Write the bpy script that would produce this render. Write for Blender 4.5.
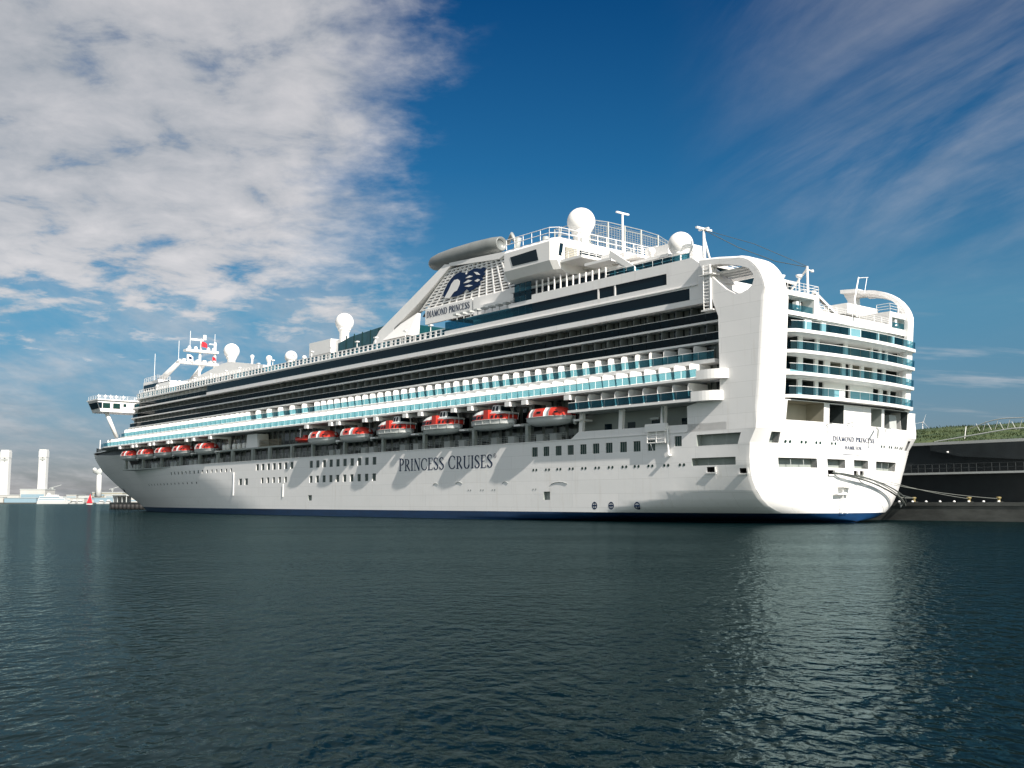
import bpy, math, random
from mathutils import Vector, Matrix
from mathutils.geometry import tessellate_polygon
random.seed(7)
R = math.radians
for o in list(bpy.data.objects): bpy.data.objects.remove(o)
SC = bpy.context.scene
COL = SC.collection

# ------------------------------------------------------------------ camera, sun, sky, exposure
cam_d = bpy.data.cameras.new('camera'); cam = bpy.data.objects.new('camera', cam_d); COL.objects.link(cam)
cam.location = (0, 0, 2.6); cam.rotation_euler = (R(90 + 6.43), 0, 0)
cam_d.sensor_width = 36.0; cam_d.lens = 36.91; cam_d.clip_end = 20000; cam_d.clip_start = 0.1
SC.camera = cam

HEAD = R(129.807618)                       # ship axis, from +X
UX, UY = math.cos(HEAD), math.sin(HEAD)    # towards the bow
VX, VY = -UY, UX                           # towards port
ORG = Vector((43.1435, 136.841, 0.0))      # stern, waterline
SUN_S, SUN_V, SUN_Z = -1.0, 0.16, 0.75     # direction to the sun in ship axes
sd = Vector((SUN_S * UX + SUN_V * VX, SUN_S * UY + SUN_V * VY, SUN_Z)).normalized()
sl = bpy.data.lights.new('sun', 'SUN'); sl.energy = 3.3; sl.angle = R(0.53); sl.color = (1.0, 0.93, 0.845)
so = bpy.data.objects.new('sun', sl); COL.objects.link(so)
so.rotation_euler = (-sd).to_track_quat('-Z', 'Y').to_euler(); so.location = (60, -90, 120)

W = bpy.data.worlds.new('World'); SC.world = W; W.use_nodes = True
def node(nt, t, **kw):
    n = nt.nodes.new(t)
    for k, v in kw.items():
        if k in ('inp',):
            for a, b in v.items(): n.inputs[a].default_value = b
        else: setattr(n, k, v)
    return n
def lk(nt, a, b): nt.links.new(a, b)
def mth(nt, op, a, b=None, c=None, clamp=False):
    n = nt.nodes.new('ShaderNodeMath'); n.operation = op; n.use_clamp = clamp
    for i, x in enumerate((a, b, c)):
        if x is None: continue
        if isinstance(x, (int, float)): n.inputs[i].default_value = x
        else: nt.links.new(x, n.inputs[i])
    return n.outputs[0]
def sstep(nt, x, lo, hi):
    n = nt.nodes.new('ShaderNodeMapRange'); n.interpolation_type = 'SMOOTHSTEP'
    nt.links.new(x, n.inputs[0]); n.inputs[1].default_value = lo; n.inputs[2].default_value = hi
    return n.outputs[0]
def build_world():
    nt = W.node_tree; nt.nodes.clear()
    out = node(nt, 'ShaderNodeOutputWorld'); bg = node(nt, 'ShaderNodeBackground')
    bg.inputs[1].default_value = 0.09
    sky = node(nt, 'ShaderNodeTexSky'); sky.sky_type = 'NISHITA'; sky.sun_disc = False
    sky.sun_elevation = math.asin(sd.z); sky.sun_rotation = math.atan2(sd.x, sd.y)
    sky.air_density = 1.0; sky.dust_density = 0.6; sky.ozone_density = 2.0
    tc = node(nt, 'ShaderNodeTexCoord'); sep = node(nt, 'ShaderNodeSeparateXYZ')
    lk(nt, tc.outputs['Generated'], sep.inputs[0])
    x, y, z = sep.outputs
    zc = mth(nt, 'MAXIMUM', z, 0.0)
    den = mth(nt, 'ADD', zc, 0.16)
    px = mth(nt, 'DIVIDE', x, den); py = mth(nt, 'DIVIDE', y, den)
    cv = node(nt, 'ShaderNodeCombineXYZ'); lk(nt, px, cv.inputs[0]); lk(nt, py, cv.inputs[1])
    def noise(scale, det, rough, rot=0.0, sc=(1, 1, 1), loc=(0, 0, 0), dist=0.0, tex=False):
        m = node(nt, 'ShaderNodeMapping'); m.vector_type = 'TEXTURE' if tex else 'POINT'; m.inputs['Rotation'].default_value = (0, 0, rot)
        m.inputs['Scale'].default_value = sc; m.inputs['Location'].default_value = loc
        lk(nt, cv.outputs[0], m.inputs[0])
        n = node(nt, 'ShaderNodeTexNoise'); n.inputs['Scale'].default_value = scale
        n.inputs['Detail'].default_value = det; n.inputs['Roughness'].default_value = rough
        n.inputs['Distortion'].default_value = dist
        lk(nt, m.outputs[0], n.inputs['Vector']); return n.outputs['Fac']
    az = mth(nt, 'ARCTAN2', x, y)          # bearing, 0 = north (+Y)
    el = mth(nt, 'ARCSINE', z)
    big = noise(1.1, 3, 0.5, loc=(3.1, 1.7, 0))
    puff = noise(6.2, 9, 0.60, loc=(0.4, 2.2, 0), dist=0.25)
    fine = noise(17.0, 6, 0.6, loc=(5, 1, 0))
    # broad bank of broken cloud to the north-west
    edge = mth(nt, 'ADD', az, mth(nt, 'ADD', mth(nt, 'MULTIPLY', mth(nt, 'SUBTRACT', big, 0.5), 0.55), mth(nt, 'MULTIPLY', mth(nt, "SUBTRACT", puff, 0.5), 0.45)))
    edge = mth(nt, 'ADD', edge, mth(nt, 'MULTIPLY', mth(nt, 'SUBTRACT', el, 0.25), 0.28))
    westm = sstep(nt, edge, 0.08, -0.28)
    lowm = sstep(nt, mth(nt, 'ADD', el, mth(nt, 'MULTIPLY', mth(nt, 'SUBTRACT', puff, 0.5), 0.10)), 0.11, 0.25)
    bank = mth(nt, 'MULTIPLY', westm, lowm)
    tx = mth(nt, 'ADD', mth(nt, 'MULTIPLY', puff, 0.8), mth(nt, 'MULTIPLY', fine, 0.2))
    tx = mth(nt, 'ADD', mth(nt, 'MULTIPLY', mth(nt, 'SUBTRACT', tx, 0.5), 1.55), 0.5)
    d1 = sstep(nt, mth(nt, 'ADD', tx, mth(nt, 'MULTIPLY', bank, 0.52)), 0.52, 0.99)
    d1 = mth(nt, 'MULTIPLY', d1, sstep(nt, bank, 0.0, 0.15))
    # thin veils low in the north-west
    veil = noise(2.2, 6, 0.6, sc=(1, 0.5, 1), loc=(9, 3, 0))
    d3 = mth(nt, 'MULTIPLY', sstep(nt, veil, 0.40, 0.66), mth(nt, 'MULTIPLY', sstep(nt, az, 0.0, -0.2), sstep(nt, el, 0.30, 0.13)))
    d3 = mth(nt, 'MULTIPLY', d3, 0.66)
    # wind-drawn cirrus to the north-east
    st = noise(1.5, 8, 0.62, rot=R(-70), sc=(1.7, 0.55, 1), loc=(1.0, 4.4, 0), dist=0.7, tex=True)
    st2 = noise(4.5, 6, 0.6, rot=R(-62), sc=(2.4, 0.4, 1), loc=(3.0, 1.4, 0), dist=0.3, tex=True)
    em = mth(nt, 'MULTIPLY', sstep(nt, az, 0.13, 0.40), sstep(nt, el, 0.12, 0.34))
    d2 = mth(nt, 'MULTIPLY', sstep(nt, mth(nt, 'ADD', mth(nt, 'MULTIPLY', st, 0.78), mth(nt, 'MULTIPLY', st2, 0.22)), 0.36, 0.70), em)
    d2 = mth(nt, 'MULTIPLY', d2, 0.40)
    lowst = noise(2.0, 5, 0.6, sc=(0.8, 2.6, 1), loc=(7.0, 2.0, 0))
    d4 = mth(nt, 'MULTIPLY', sstep(nt, lowst, 0.50, 0.72), mth(nt, 'MULTIPLY', sstep(nt, az, 0.2, 0.34), sstep(nt, el, 0.2, 0.12)))
    d4 = mth(nt, 'MULTIPLY', d4, 0.45)
    dens = mth(nt, 'MAXIMUM', mth(nt, 'MAXIMUM', d1, d2), mth(nt, 'MAXIMUM', d3, d4))
    dens = mth(nt, 'MULTIPLY', dens, 0.90)
    shade = mth(nt, 'ADD', mth(nt, 'MULTIPLY', puff, 0.55), mth(nt, 'MULTIPLY', big, 0.45))
    cr = node(nt, 'ShaderNodeValToRGB'); lk(nt, shade, cr.inputs[0])
    cr.color_ramp.elements[0].position = 0.36; cr.color_ramp.elements[0].color = (1.8, 1.92, 2.08, 1)
    cr.color_ramp.elements[1].position = 0.66; cr.color_ramp.elements[1].color = (3.5, 3.36, 3.36, 1)
    tint = node(nt, 'ShaderNodeMix'); tint.data_type = 'RGBA'; tint.blend_type = 'MULTIPLY'; tint.inputs[0].default_value = 1.0
    # deep clear air away from the sun: the northern sky is a darker, bluer blue with height
    er = node(nt, 'ShaderNodeValToRGB'); lk(nt, mth(nt, 'MULTIPLY', el, 1.6), er.inputs[0]); E_ = er.color_ramp.elements
    E_[0].position = 0.0; E_[0].color = (0.17, 0.175, 0.235, 1); E_[1].position = 0.80; E_[1].color = (0.008, 0.135, 0.26, 1)
    for p_, c_ in ((0.07, (0.18, 0.197, 0.258)), (0.28, (0.142, 0.292, 0.333)), (0.50, (0.046, 0.22, 0.32))):
        e_ = E_.new(p_); e_.color = (*c_, 1)
    nm = node(nt, 'ShaderNodeMix'); nm.data_type = 'RGBA'; lk(nt, sstep(nt, y, -0.35, 0.55), nm.inputs[0])
    nm.inputs[6].default_value = (0.74, 0.74, 0.67, 1); lk(nt, er.outputs[0], nm.inputs[7])
    lk(nt, sky.outputs[0], tint.inputs[6]); lk(nt, nm.outputs[2], tint.inputs[7])
    mx = node(nt, 'ShaderNodeMix'); mx.data_type = 'RGBA'
    lk(nt, dens, mx.inputs[0]); lk(nt, tint.outputs[2], mx.inputs[6]); lk(nt, cr.outputs[0], mx.inputs[7])
    lk(nt, mx.outputs[2], bg.inputs[0]); lk(nt, bg.outputs[0], out.inputs[0])
build_world()
SC.view_settings.view_transform = 'Standard'; SC.view_settings.look = 'None'
SC.view_settings.exposure = 1.3; SC.view_settings.gamma = 1.0; SC.view_settings.use_curve_mapping = False
SC.cycles.max_bounces = 6; SC.cycles.transparent_max_bounces = 10
SC.cycles.use_denoising = True

# ------------------------------------------------------------------ materials
def pmat(name, col, rough=0.45, metal=0.0, var=0.0, vscale=(0.6, 0.6, 0.6), bump=0.0, bscale=2.0, spec=None, dirt=None):
    m = bpy.data.materials.new(name); m.use_nodes = True; nt = m.node_tree
    b = nt.nodes['Principled BSDF']; b.inputs['Base Color'].default_value = (*col, 1)
    b.inputs['Roughness'].default_value = rough; b.inputs['Metallic'].default_value = metal
    if spec is not None: b.inputs['Specular IOR Level'].default_value = spec
    if var or bump or dirt:
        tc = node(nt, 'ShaderNodeTexCoord'); mp = node(nt, 'ShaderNodeMapping'); mp.inputs['Scale'].default_value = vscale
        lk(nt, tc.outputs['Object'], mp.inputs[0])
        n = node(nt, 'ShaderNodeTexNoise'); n.inputs['Scale'].default_value = 1.0; n.inputs['Detail'].default_value = 6
        n.inputs['Roughness'].default_value = 0.62; lk(nt, mp.outputs[0], n.inputs['Vector'])
        cr = node(nt, 'ShaderNodeValToRGB'); lk(nt, n.outputs['Fac'], cr.inputs[0])
        lo = dirt if dirt else tuple(c * (1 - var) for c in col)
        cr.color_ramp.elements[0].position = 0.3; cr.color_ramp.elements[0].color = (*lo, 1)
        cr.color_ramp.elements[1].position = 0.62; cr.color_ramp.elements[1].color = (*col, 1)
        lk(nt, cr.outputs[0], b.inputs['Base Color'])
        if bump:
            n2 = node(nt, 'ShaderNodeTexNoise'); n2.inputs['Scale'].default_value = bscale; n2.inputs['Detail'].default_value = 4
            lk(nt, tc.outputs['Object'], n2.inputs['Vector'])
            bp = node(nt, 'ShaderNodeBump'); bp.inputs['Strength'].default_value = bump; bp.inputs['Distance'].default_value = 0.1
            lk(nt, n2.outputs['Fac'], bp.inputs['Height']); lk(nt, bp.outputs[0], b.inputs['Normal'])
    return m
M = {}
M['white'] = pmat('white_paint', (0.80, 0.79, 0.77), 0.4, var=0.05, vscale=(0.5, 0.5, 0.15))
M['steel'] = pmat('galvanised_grey', (0.34, 0.36, 0.35), 0.45, var=0.15)
M['pod'] = pmat('grey_pod_paint', (0.18, 0.195, 0.19), 0.4, var=0.15)
M['dark'] = pmat('recess_shade_tone', (0.07, 0.085, 0.085), 0.55, var=0.35, vscale=(1.2, 1.2, 1.2))  # shade of the deep recesses is put into this colour
M['greywall'] = pmat('grey_green_wall', (0.30, 0.33, 0.31), 0.5, var=0.1)
M['beige'] = pmat('beige_panel', (0.30, 0.285, 0.23), 0.5, var=0.12)
M['navy'] = pmat('navy_paint', (0.004, 0.020, 0.066), 0.5, spec=0.15)
M['boot'] = pmat('boot_blue_paint', (0.0035, 0.030, 0.092), 0.4, var=0.35, vscale=(0.4, 0.4, 2.0))
M['glass'] = pmat('dark_window_glass', (0.003, 0.014, 0.022), 0.10, spec=0.16)
M['hullglass'] = pmat('green_window_glass', (0.012, 0.04, 0.036), 0.12, spec=0.2)
M['orange'] = pmat('orange_boat_paint', (0.50, 0.032, 0.018), 0.45, var=0.12)
M['red'] = pmat('red_cloth', (0.60, 0.015, 0.03), 0.7)
M['boatgrey'] = pmat('boat_hull_white', (0.72, 0.73, 0.72), 0.4, var=0.08)
M['rope'] = pmat('grey_rope', (0.16, 0.17, 0.155), 0.8)
M['ropedark'] = pmat('dark_rope', (0.055, 0.065, 0.06), 0.8)
M['yellow'] = pmat('weathered_yellow_paint', (0.24, 0.19, 0.075), 0.6, var=0.4)
M['concrete'] = pmat('quay_concrete', (0.07, 0.075, 0.07), 0.8, var=0.5, vscale=(0.4, 0.4, 1.2))
M['rubber'] = pmat('black_rubber', (0.02, 0.02, 0.02), 0.7)
M['facade'] = pmat('dark_terminal_cladding', (0.022, 0.028, 0.030), 0.45, var=0.3)
M['timber'] = pmat('weathered_timber', (0.24, 0.21, 0.15), 0.7, var=0.25)
M['fascia'] = pmat('pale_fascia', (0.42, 0.44, 0.43), 0.5, var=0.1)

def hull_mat():
    m = bpy.data.materials.new('white_hull_paint'); m.use_nodes = True; nt = m.node_tree
    b = nt.nodes['Principled BSDF']; b.inputs['Roughness'].default_value = 0.38
    tc = node(nt, 'ShaderNodeTexCoord')
    def nz(sc, det=5, r=0.6):
        mp = node(nt, 'ShaderNodeMapping'); mp.inputs['Scale'].default_value = sc; lk(nt, tc.outputs['Object'], mp.inputs[0])
        n = node(nt, 'ShaderNodeTexNoise'); n.inputs['Scale'].default_value = 1; n.inputs['Detail'].default_value = det
        n.inputs['Roughness'].default_value = r; lk(nt, mp.outputs[0], n.inputs['Vector']); return n.outputs['Fac']
    streak = sstep(nt, nz((1.5, 1.5, 0.10)), 0.54, 0.80)
    patch = sstep(nt, nz((0.12, 0.12, 0.5)), 0.40, 0.70)
    # welded plate strakes: very slight steps in tone from plate to plate
    br = node(nt, 'ShaderNodeTexBrick'); mp = node(nt, 'ShaderNodeMapping'); mp.inputs['Rotation'].default_value = (R(90), 0, 0)
    lk(nt, tc.outputs['Object'], mp.inputs[0]); lk(nt, mp.outputs[0], br.inputs['Vector'])
    br.inputs['Scale'].default_value = 1.0; br.inputs['Brick Width'].default_value = 9.0; br.inputs['Row Height'].default_value = 1.9
    br.inputs['Mortar Size'].default_value = 0.02; br.inputs['Color1'].default_value = (0.815, 0.80, 0.785, 1)
    br.inputs['Color2'].default_value = (0.78, 0.77, 0.755, 1); br.inputs['Mortar'].default_value = (0.64, 0.63, 0.61, 1)
    a = node(nt, 'ShaderNodeMix'); a.data_type = 'RGBA'; lk(nt, mth(nt, 'MULTIPLY', streak, 0.5), a.inputs[0])
    lk(nt, br.outputs['Color'], a.inputs[6]); a.inputs[7].default_value = (0.62, 0.58, 0.52, 1)
    c = node(nt, 'ShaderNodeMix'); c.data_type = 'RGBA'; lk(nt, mth(nt, 'MULTIPLY', patch, 0.18), c.inputs[0])
    lk(nt, a.outputs[2], c.inputs[6]); c.inputs[7].default_value = (0.70, 0.70, 0.69, 1)
    lk(nt, c.outputs[2], b.inputs['Base Color'])
    bp = node(nt, 'ShaderNodeBump'); bp.inputs['Strength'].default_value = 0.5; bp.inputs['Distance'].default_value = 0.03
    lk(nt, nz((0.5, 0.5, 0.6), 2), bp.inputs['Height']); lk(nt, bp.outputs[0], b.inputs['Normal'])
    return m
M['hull'] = hull_mat()

def cabin_mat():
    # sliding glass doors between cabin panels darkened in colour for shade, one bay per 2.6 m
    m = bpy.data.materials.new('cabin_door_wall'); m.use_nodes = True; nt = m.node_tree
    b = nt.nodes['Principled BSDF']
    tc = node(nt, 'ShaderNodeTexCoord'); sep = node(nt, 'ShaderNodeSeparateXYZ'); lk(nt, tc.outputs['Object'], sep.inputs[0])
    fr = mth(nt, 'FRACT', mth(nt, 'DIVIDE', mth(nt, 'ADD', sep.outputs[0], 400.0), 2.6))
    pan = mth(nt, 'GREATER_THAN', fr, 0.72)
    rnd = node(nt, 'ShaderNodeTexWhiteNoise'); rnd.noise_dimensions = '1D'
    lk(nt, mth(nt, 'FLOOR', mth(nt, 'DIVIDE', mth(nt, 'ADD', sep.outputs[0], 400.0), 2.6)), rnd.inputs['W'])
    cur = mth(nt, 'MULTIPLY', mth(nt, 'LESS_THAN', mth(nt, 'ABSOLUTE', mth(nt, 'SUBTRACT', fr, 0.18)), 0.13), mth(nt, 'GREATER_THAN', rnd.outputs['Value'], 0.45))
    mx = node(nt, 'ShaderNodeMix'); mx.data_type = 'RGBA'; lk(nt, pan, mx.inputs[0])
    mx.inputs[6].default_value = (0.008, 0.014, 0.016, 1); mx.inputs[7].default_value = (0.13, 0.14, 0.13, 1)
    m2 = node(nt, 'ShaderNodeMix'); m2.data_type = 'RGBA'; lk(nt, cur, m2.inputs[0]); lk(nt, mx.outputs[2], m2.inputs[6]); m2.inputs[7].default_value = (0.07, 0.08, 0.07, 1)
    lk(nt, m2.outputs[2], b.inputs['Base Color'])
    lk(nt, mth(nt, 'ADD', mth(nt, 'MULTIPLY', pan, 0.4), 0.12), b.inputs['Roughness'])
    return m
M['cabin'] = cabin_mat()

def teal_mat(name, tcol, dcol, fac):
    m = bpy.data.materials.new(name); m.use_nodes = True; nt = m.node_tree
    b = nt.nodes['Principled BSDF']; b.inputs['Base Color'].default_value = (*dcol, 1); b.inputs['Roughness'].default_value = 0.07
    t = node(nt, 'ShaderNodeBsdfTransparent'); t.inputs[0].default_value = (*tcol, 1)
    mx = node(nt, 'ShaderNodeMixShader'); mx.inputs[0].default_value = fac
    lk(nt, t.outputs[0], mx.inputs[1]); lk(nt, b.outputs[0], mx.inputs[2]); lk(nt, mx.outputs[0], nt.nodes['Material Output'].inputs[0])
    return m
M['teal'] = teal_mat('teal_balcony_glass', (0.26, 0.52, 0.60), (0.004, 0.060, 0.095), 0.28)
M['roofglass'] = pmat('teal_roof_glass', (0.012, 0.075, 0.09), 0.12, var=0.3, vscale=(0.8, 0.8, 0.8))
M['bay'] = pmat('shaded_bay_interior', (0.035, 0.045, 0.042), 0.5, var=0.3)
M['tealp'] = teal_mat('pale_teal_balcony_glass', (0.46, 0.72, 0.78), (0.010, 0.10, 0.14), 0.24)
M['tealdk'] = teal_mat('shade_toned_teal_glass', (0.10, 0.24, 0.28), (0.003, 0.016, 0.024), 0.25)  # balcony glass with the upper rows' shade and dark reflections in its colour
M['shadepart'] = pmat('shade_toned_partition', (0.15, 0.165, 0.16), 0.4)  # white partitions of the upper rows, their shade put into the grey

def water_mat():
    m = bpy.data.materials.new('harbour_water'); m.use_nodes = True; nt = m.node_tree
    b = nt.nodes['Principled BSDF']; b.inputs['Base Color'].default_value = (0.0014, 0.0062, 0.0072, 1)
    b.inputs['Roughness'].default_value = 0.09; b.inputs['IOR'].default_value = 1.333
    tc = node(nt, 'ShaderNodeTexCoord')
    # ripple slopes taken as true height differences, so that far water is as ruffled as near water
    def height(off, scale, det, rough, rot, sc, dist=0.0):
        ad = node(nt, 'ShaderNodeVectorMath'); ad.operation = 'ADD'; lk(nt, tc.outputs['Object'], ad.inputs[0]); ad.inputs[1].default_value = off
        mp = node(nt, 'ShaderNodeMapping'); mp.inputs['Rotation'].default_value = (0, 0, rot); mp.inputs['Scale'].default_value = sc
        lk(nt, ad.outputs[0], mp.inputs[0])
        n = node(nt, 'ShaderNodeTexNoise'); n.inputs['Scale'].default_value = scale; n.inputs['Detail'].default_value = det
        n.inputs['Roughness'].default_value = rough; n.inputs['Distortion'].default_value = dist
        lk(nt, mp.outputs[0], n.inputs['Vector']); return n.outputs['Fac']
    def slope(e, amp, *a):
        h0 = height((0, 0, 0), *a)
        return [mth(nt, 'MULTIPLY', mth(nt, 'SUBTRACT', height(o, *a), h0), amp / e) for o in ((e, 0, 0), (0, e, 0))]
    s1 = slope(0.025, 0.088, 2.6, 2, 0.5, R(9), (1.25, 0.75, 1), 0.3)
    s2 = slope(0.08, 0.085, 0.75, 2, 0.5, R(-16), (1.1, 0.85, 1), 0.2)
    s3 = slope(0.008, 0.011, 8.0, 2, 0.55, R(24), (1.2, 0.8, 1), 0.2)
    s1 = [mth(nt, 'ADD', p, q) for p, q in zip(s1, s3)]
    gust = sstep(nt, height((0, 0, 0), 0.03, 3, 0.55, R(6), (1, 3.0, 1)), 0.34, 0.66)
    gk = mth(nt, 'ADD', mth(nt, 'MULTIPLY', gust, 0.6), 0.7)
    nx = mth(nt, 'MULTIPLY', mth(nt, 'ADD', mth(nt, 'MULTIPLY', s1[0], gk), s2[0]), -1.0)
    ny = mth(nt, 'MULTIPLY', mth(nt, 'ADD', mth(nt, 'MULTIPLY', s1[1], gk), s2[1]), -1.0)
    cb = node(nt, 'ShaderNodeCombineXYZ'); lk(nt, nx, cb.inputs[0]); lk(nt, ny, cb.inputs[1]); cb.inputs[2].default_value = 1.0
    nn = node(nt, 'ShaderNodeVectorMath'); nn.operation = 'NORMALIZE'; lk(nt, cb.outputs[0], nn.inputs[0])
    # effective reflectance of a ruffled sea: Fresnel curve, lowered because waves hide each other at grazing angles
    b.inputs['Specular IOR Level'].default_value = 0.0; b.inputs['Roughness'].default_value = 1.0
    lk(nt, nn.outputs[0], b.inputs['Normal'])
    lw = node(nt, 'ShaderNodeLayerWeight'); lw.inputs[0].default_value = 0.5; lk(nt, nn.outputs[0], lw.inputs['Normal'])
    fr = mth(nt, 'ADD', mth(nt, 'MULTIPLY', mth(nt, 'POWER', lw.outputs['Facing'], 5.5), 0.31), 0.012)
    gl = node(nt, 'ShaderNodeBsdfGlossy'); gl.inputs['Roughness'].default_value = 0.08; gl.inputs['Color'].default_value = (0.70, 0.94, 0.97, 1); lk(nt, nn.outputs[0], gl.inputs['Normal'])
    mx = node(nt, 'ShaderNodeMixShader'); lk(nt, fr, mx.inputs[0]); lk(nt, b.outputs[0], mx.inputs[1]); lk(nt, gl.outputs[0], mx.inputs[2])
    lk(nt, mx.outputs[0], nt.nodes['Material Output'].inputs[0])
    return m
M['water'] = water_mat()

def grass_mat():
    m = bpy.data.materials.new('roof_grass'); m.use_nodes = True; nt = m.node_tree
    b = nt.nodes['Principled BSDF']; b.inputs['Roughness'].default_value = 0.9
    tc = node(nt, 'ShaderNodeTexCoord')
    n = node(nt, 'ShaderNodeTexNoise'); n.inputs['Scale'].default_value = 0.35; n.inputs['Detail'].default_value = 8
    lk(nt, tc.outputs['Object'], n.inputs['Vector'])
    cr = node(nt, 'ShaderNodeValToRGB'); lk(nt, n.outputs['Fac'], cr.inputs[0])
    cr.color_ramp.elements[0].position = 0.35; cr.color_ramp.elements[0].color = (0.022, 0.048, 0.014, 1)
    cr.color_ramp.elements[1].position = 0.68; cr.color_ramp.elements[1].color = (0.075, 0.10, 0.03, 1)
    lk(nt, cr.outputs[0], b.inputs['Base Color']); return m
M['grass'] = grass_mat()
M['hillgreen'] = pmat('far_tree_green', (0.05, 0.075, 0.06), 0.9, var=0.4, vscale=(0.05, 0.05, 0.05))
M['town'] = pmat('pale_town_wall', (0.46, 0.455, 0.43), 0.7, var=0.15, vscale=(0.05, 0.05, 0.1))
M['townblue'] = pmat('blue_grey_wall', (0.22, 0.32, 0.38), 0.6, var=0.15)
M['towerwhite'] = pmat('tower_white', (0.56, 0.56, 0.55), 0.6, var=0.06, vscale=(0.1, 0.1, 0.02))

# ------------------------------------------------------------------ mesh helpers
class MB:
    def __init__(s): s.v = []; s.f = []; s.m = []; s.cur = 0; s.sm = []; s.smooth = False
    def add(s, vs, fs, smooth=None):
        o = len(s.v); s.v += [tuple(p) for p in vs]
        for f in fs:
            s.f.append(tuple(i + o for i in f)); s.m.append(s.cur); s.sm.append(s.smooth if smooth is None else smooth)
        return s
    def mat(s, i): s.cur = i; return s
    def box(s, x0, x1, y0, y1, z0, z1):
        vs = [(x, y, z) for x in (x0, x1) for y in (y0, y1) for z in (z0, z1)]
        return s.add(vs, [(0, 1, 3, 2), (4, 6, 7, 5), (0, 4, 5, 1), (2, 3, 7, 6), (0, 2, 6, 4), (1, 5, 7, 3)], False)
    def hexa(s, a, b):   # two quads (lists of 4 points), bottom and top
        return s.add(list(a) + list(b), [(3, 2, 1, 0), (4, 5, 6, 7), (0, 1, 5, 4), (1, 2, 6, 5), (2, 3, 7, 6), (3, 0, 4, 7)], False)
    def prism(s, pts, f0, f1, holes=()):
        # polygon in 2-D extruded between two maps
        loops = [list(pts)] + [list(h) for h in holes]
        flat = [p for l in loops for p in l]
        tri = tessellate_polygon([[Vector((p[0], p[1], 0)) for p in l] for l in loops])
        n = len(flat); vs = [f0(*p) for p in flat] + [f1(*p) for p in flat]
        fs = [tuple(t) for t in tri] + [tuple(i + n for i in reversed(t)) for t in tri]
        o = 0
        for l in loops:
            k = len(l)
            for i in range(k):
                j = (i + 1) % k; fs.append((o + i, o + j, n + o + j, n + o + i))
            o += k
        return s.add(vs, fs, False)
    def tube(s, pts, r, n=6, r1=None, caps=True):
        pts = [Vector(p) for p in pts]; rings = []
        for i, p in enumerate(pts):
            d = (pts[min(i + 1, len(pts) - 1)] - pts[max(i - 1, 0)]).normalized()
            a = d.cross(Vector((0, 0, 1)))
            if a.length < 1e-3: a = Vector((1, 0, 0))
            a.normalize(); b = d.cross(a)
            rr = r if r1 is None else r + (r1 - r) * i / max(1, len(pts) - 1)
            rings.append([p + a * rr * math.cos(2 * math.pi * k / n) + b * rr * math.sin(2 * math.pi * k / n) for k in range(n)])
        vs = [q for ring in rings for q in ring]; fs = []
        for i in range(len(pts) - 1):
            for k in range(n):
                fs.append((i * n + k, i * n + (k + 1) % n, (i + 1) * n + (k + 1) % n, (i + 1) * n + k))
        if caps: fs += [tuple(range(n - 1, -1, -1)), tuple(range((len(pts) - 1) * n, len(pts) * n))]
        return s.add(vs, fs, n > 6)
    def lathe(s, prof, c=(0, 0, 0), n=20, axis='z'):
        vs = []; fs = []
        for r, h in prof:
            for k in range(n):
                a = 2 * math.pi * k / n; p = (r * math.cos(a), r * math.sin(a), h)
                if axis == 'x': p = (h, r * math.cos(a), r * math.sin(a))
                vs.append((c[0] + p[0], c[1] + p[1], c[2] + p[2]))
        for i in range(len(prof) - 1):
            for k in range(n): fs.append((i * n + k, i * n + (k + 1) % n, (i + 1) * n + (k + 1) % n, (i + 1) * n + k))
        fs += [tuple(range(n - 1, -1, -1)), tuple(range((len(prof) - 1) * n, len(prof) * n))]
        return s.add(vs, fs, True)
    def ball(s, c, r, n=24):
        prof = [(max(0.02, r * math.sin(math.pi * i / 14)), -r * math.cos(math.pi * i / 14)) for i in range(15)]
        return s.lathe(prof, c, n)
    def sheet(s, A, B, f, holes=(), smooth=False):
        # surface over the grid A x B with rectangular holes (a0, a1, b0, b1)
        eps = 1e-4
        A = list(A) + [h[i] for h in holes for i in (0, 1)]; B = list(B) + [h[i] for h in holes for i in (2, 3)]
        def uniq(L):
            out = []
            for q in sorted(L):
                if not out or q - out[-1] > eps: out.append(q)
            return out
        lo, hi = min(A), max(A); A = uniq(A); B = uniq(B)
        vs = [f(a, b) for a in A for b in B]; nb = len(B); fs = []
        for i in range(len(A) - 1):
            for j in range(nb - 1):
                ca, cb = (A[i] + A[i + 1]) / 2, (B[j] + B[j + 1]) / 2
                if any(h[0] < ca < h[1] and h[2] < cb < h[3] for h in holes): continue
                fs.append((i * nb + j, (i + 1) * nb + j, (i + 1) * nb + j + 1, i * nb + j + 1))
        return s.add(vs, fs, smooth)
    def recess(s, h, f, d, nb=6, back=True):
        # walls (and back) of a rectangular hole on surface f(a, b, depth)
        a0, a1, b0, b1 = h
        aa = [a0 + (a1 - a0) * i / nb for i in range(nb + 1)]
        for i in range(nb):
            p, q = aa[i], aa[i + 1]
            s.add([f(p, b0, 0), f(q, b0, 0), f(q, b0, d), f(p, b0, d)], [(0, 1, 2, 3)], False)
            s.add([f(p, b1, 0), f(q, b1, 0), f(q, b1, d), f(p, b1, d)], [(0, 1, 2, 3)], False)
            if back: s.add([f(p, b0, d), f(q, b0, d), f(q, b1, d), f(p, b1, d)], [(0, 1, 2, 3)], False)
        for a in (a0, a1):
            s.add([f(a, b0, 0), f(a, b1, 0), f(a, b1, d), f(a, b0, d)], [(0, 1, 2, 3)], False)
        return s
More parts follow.
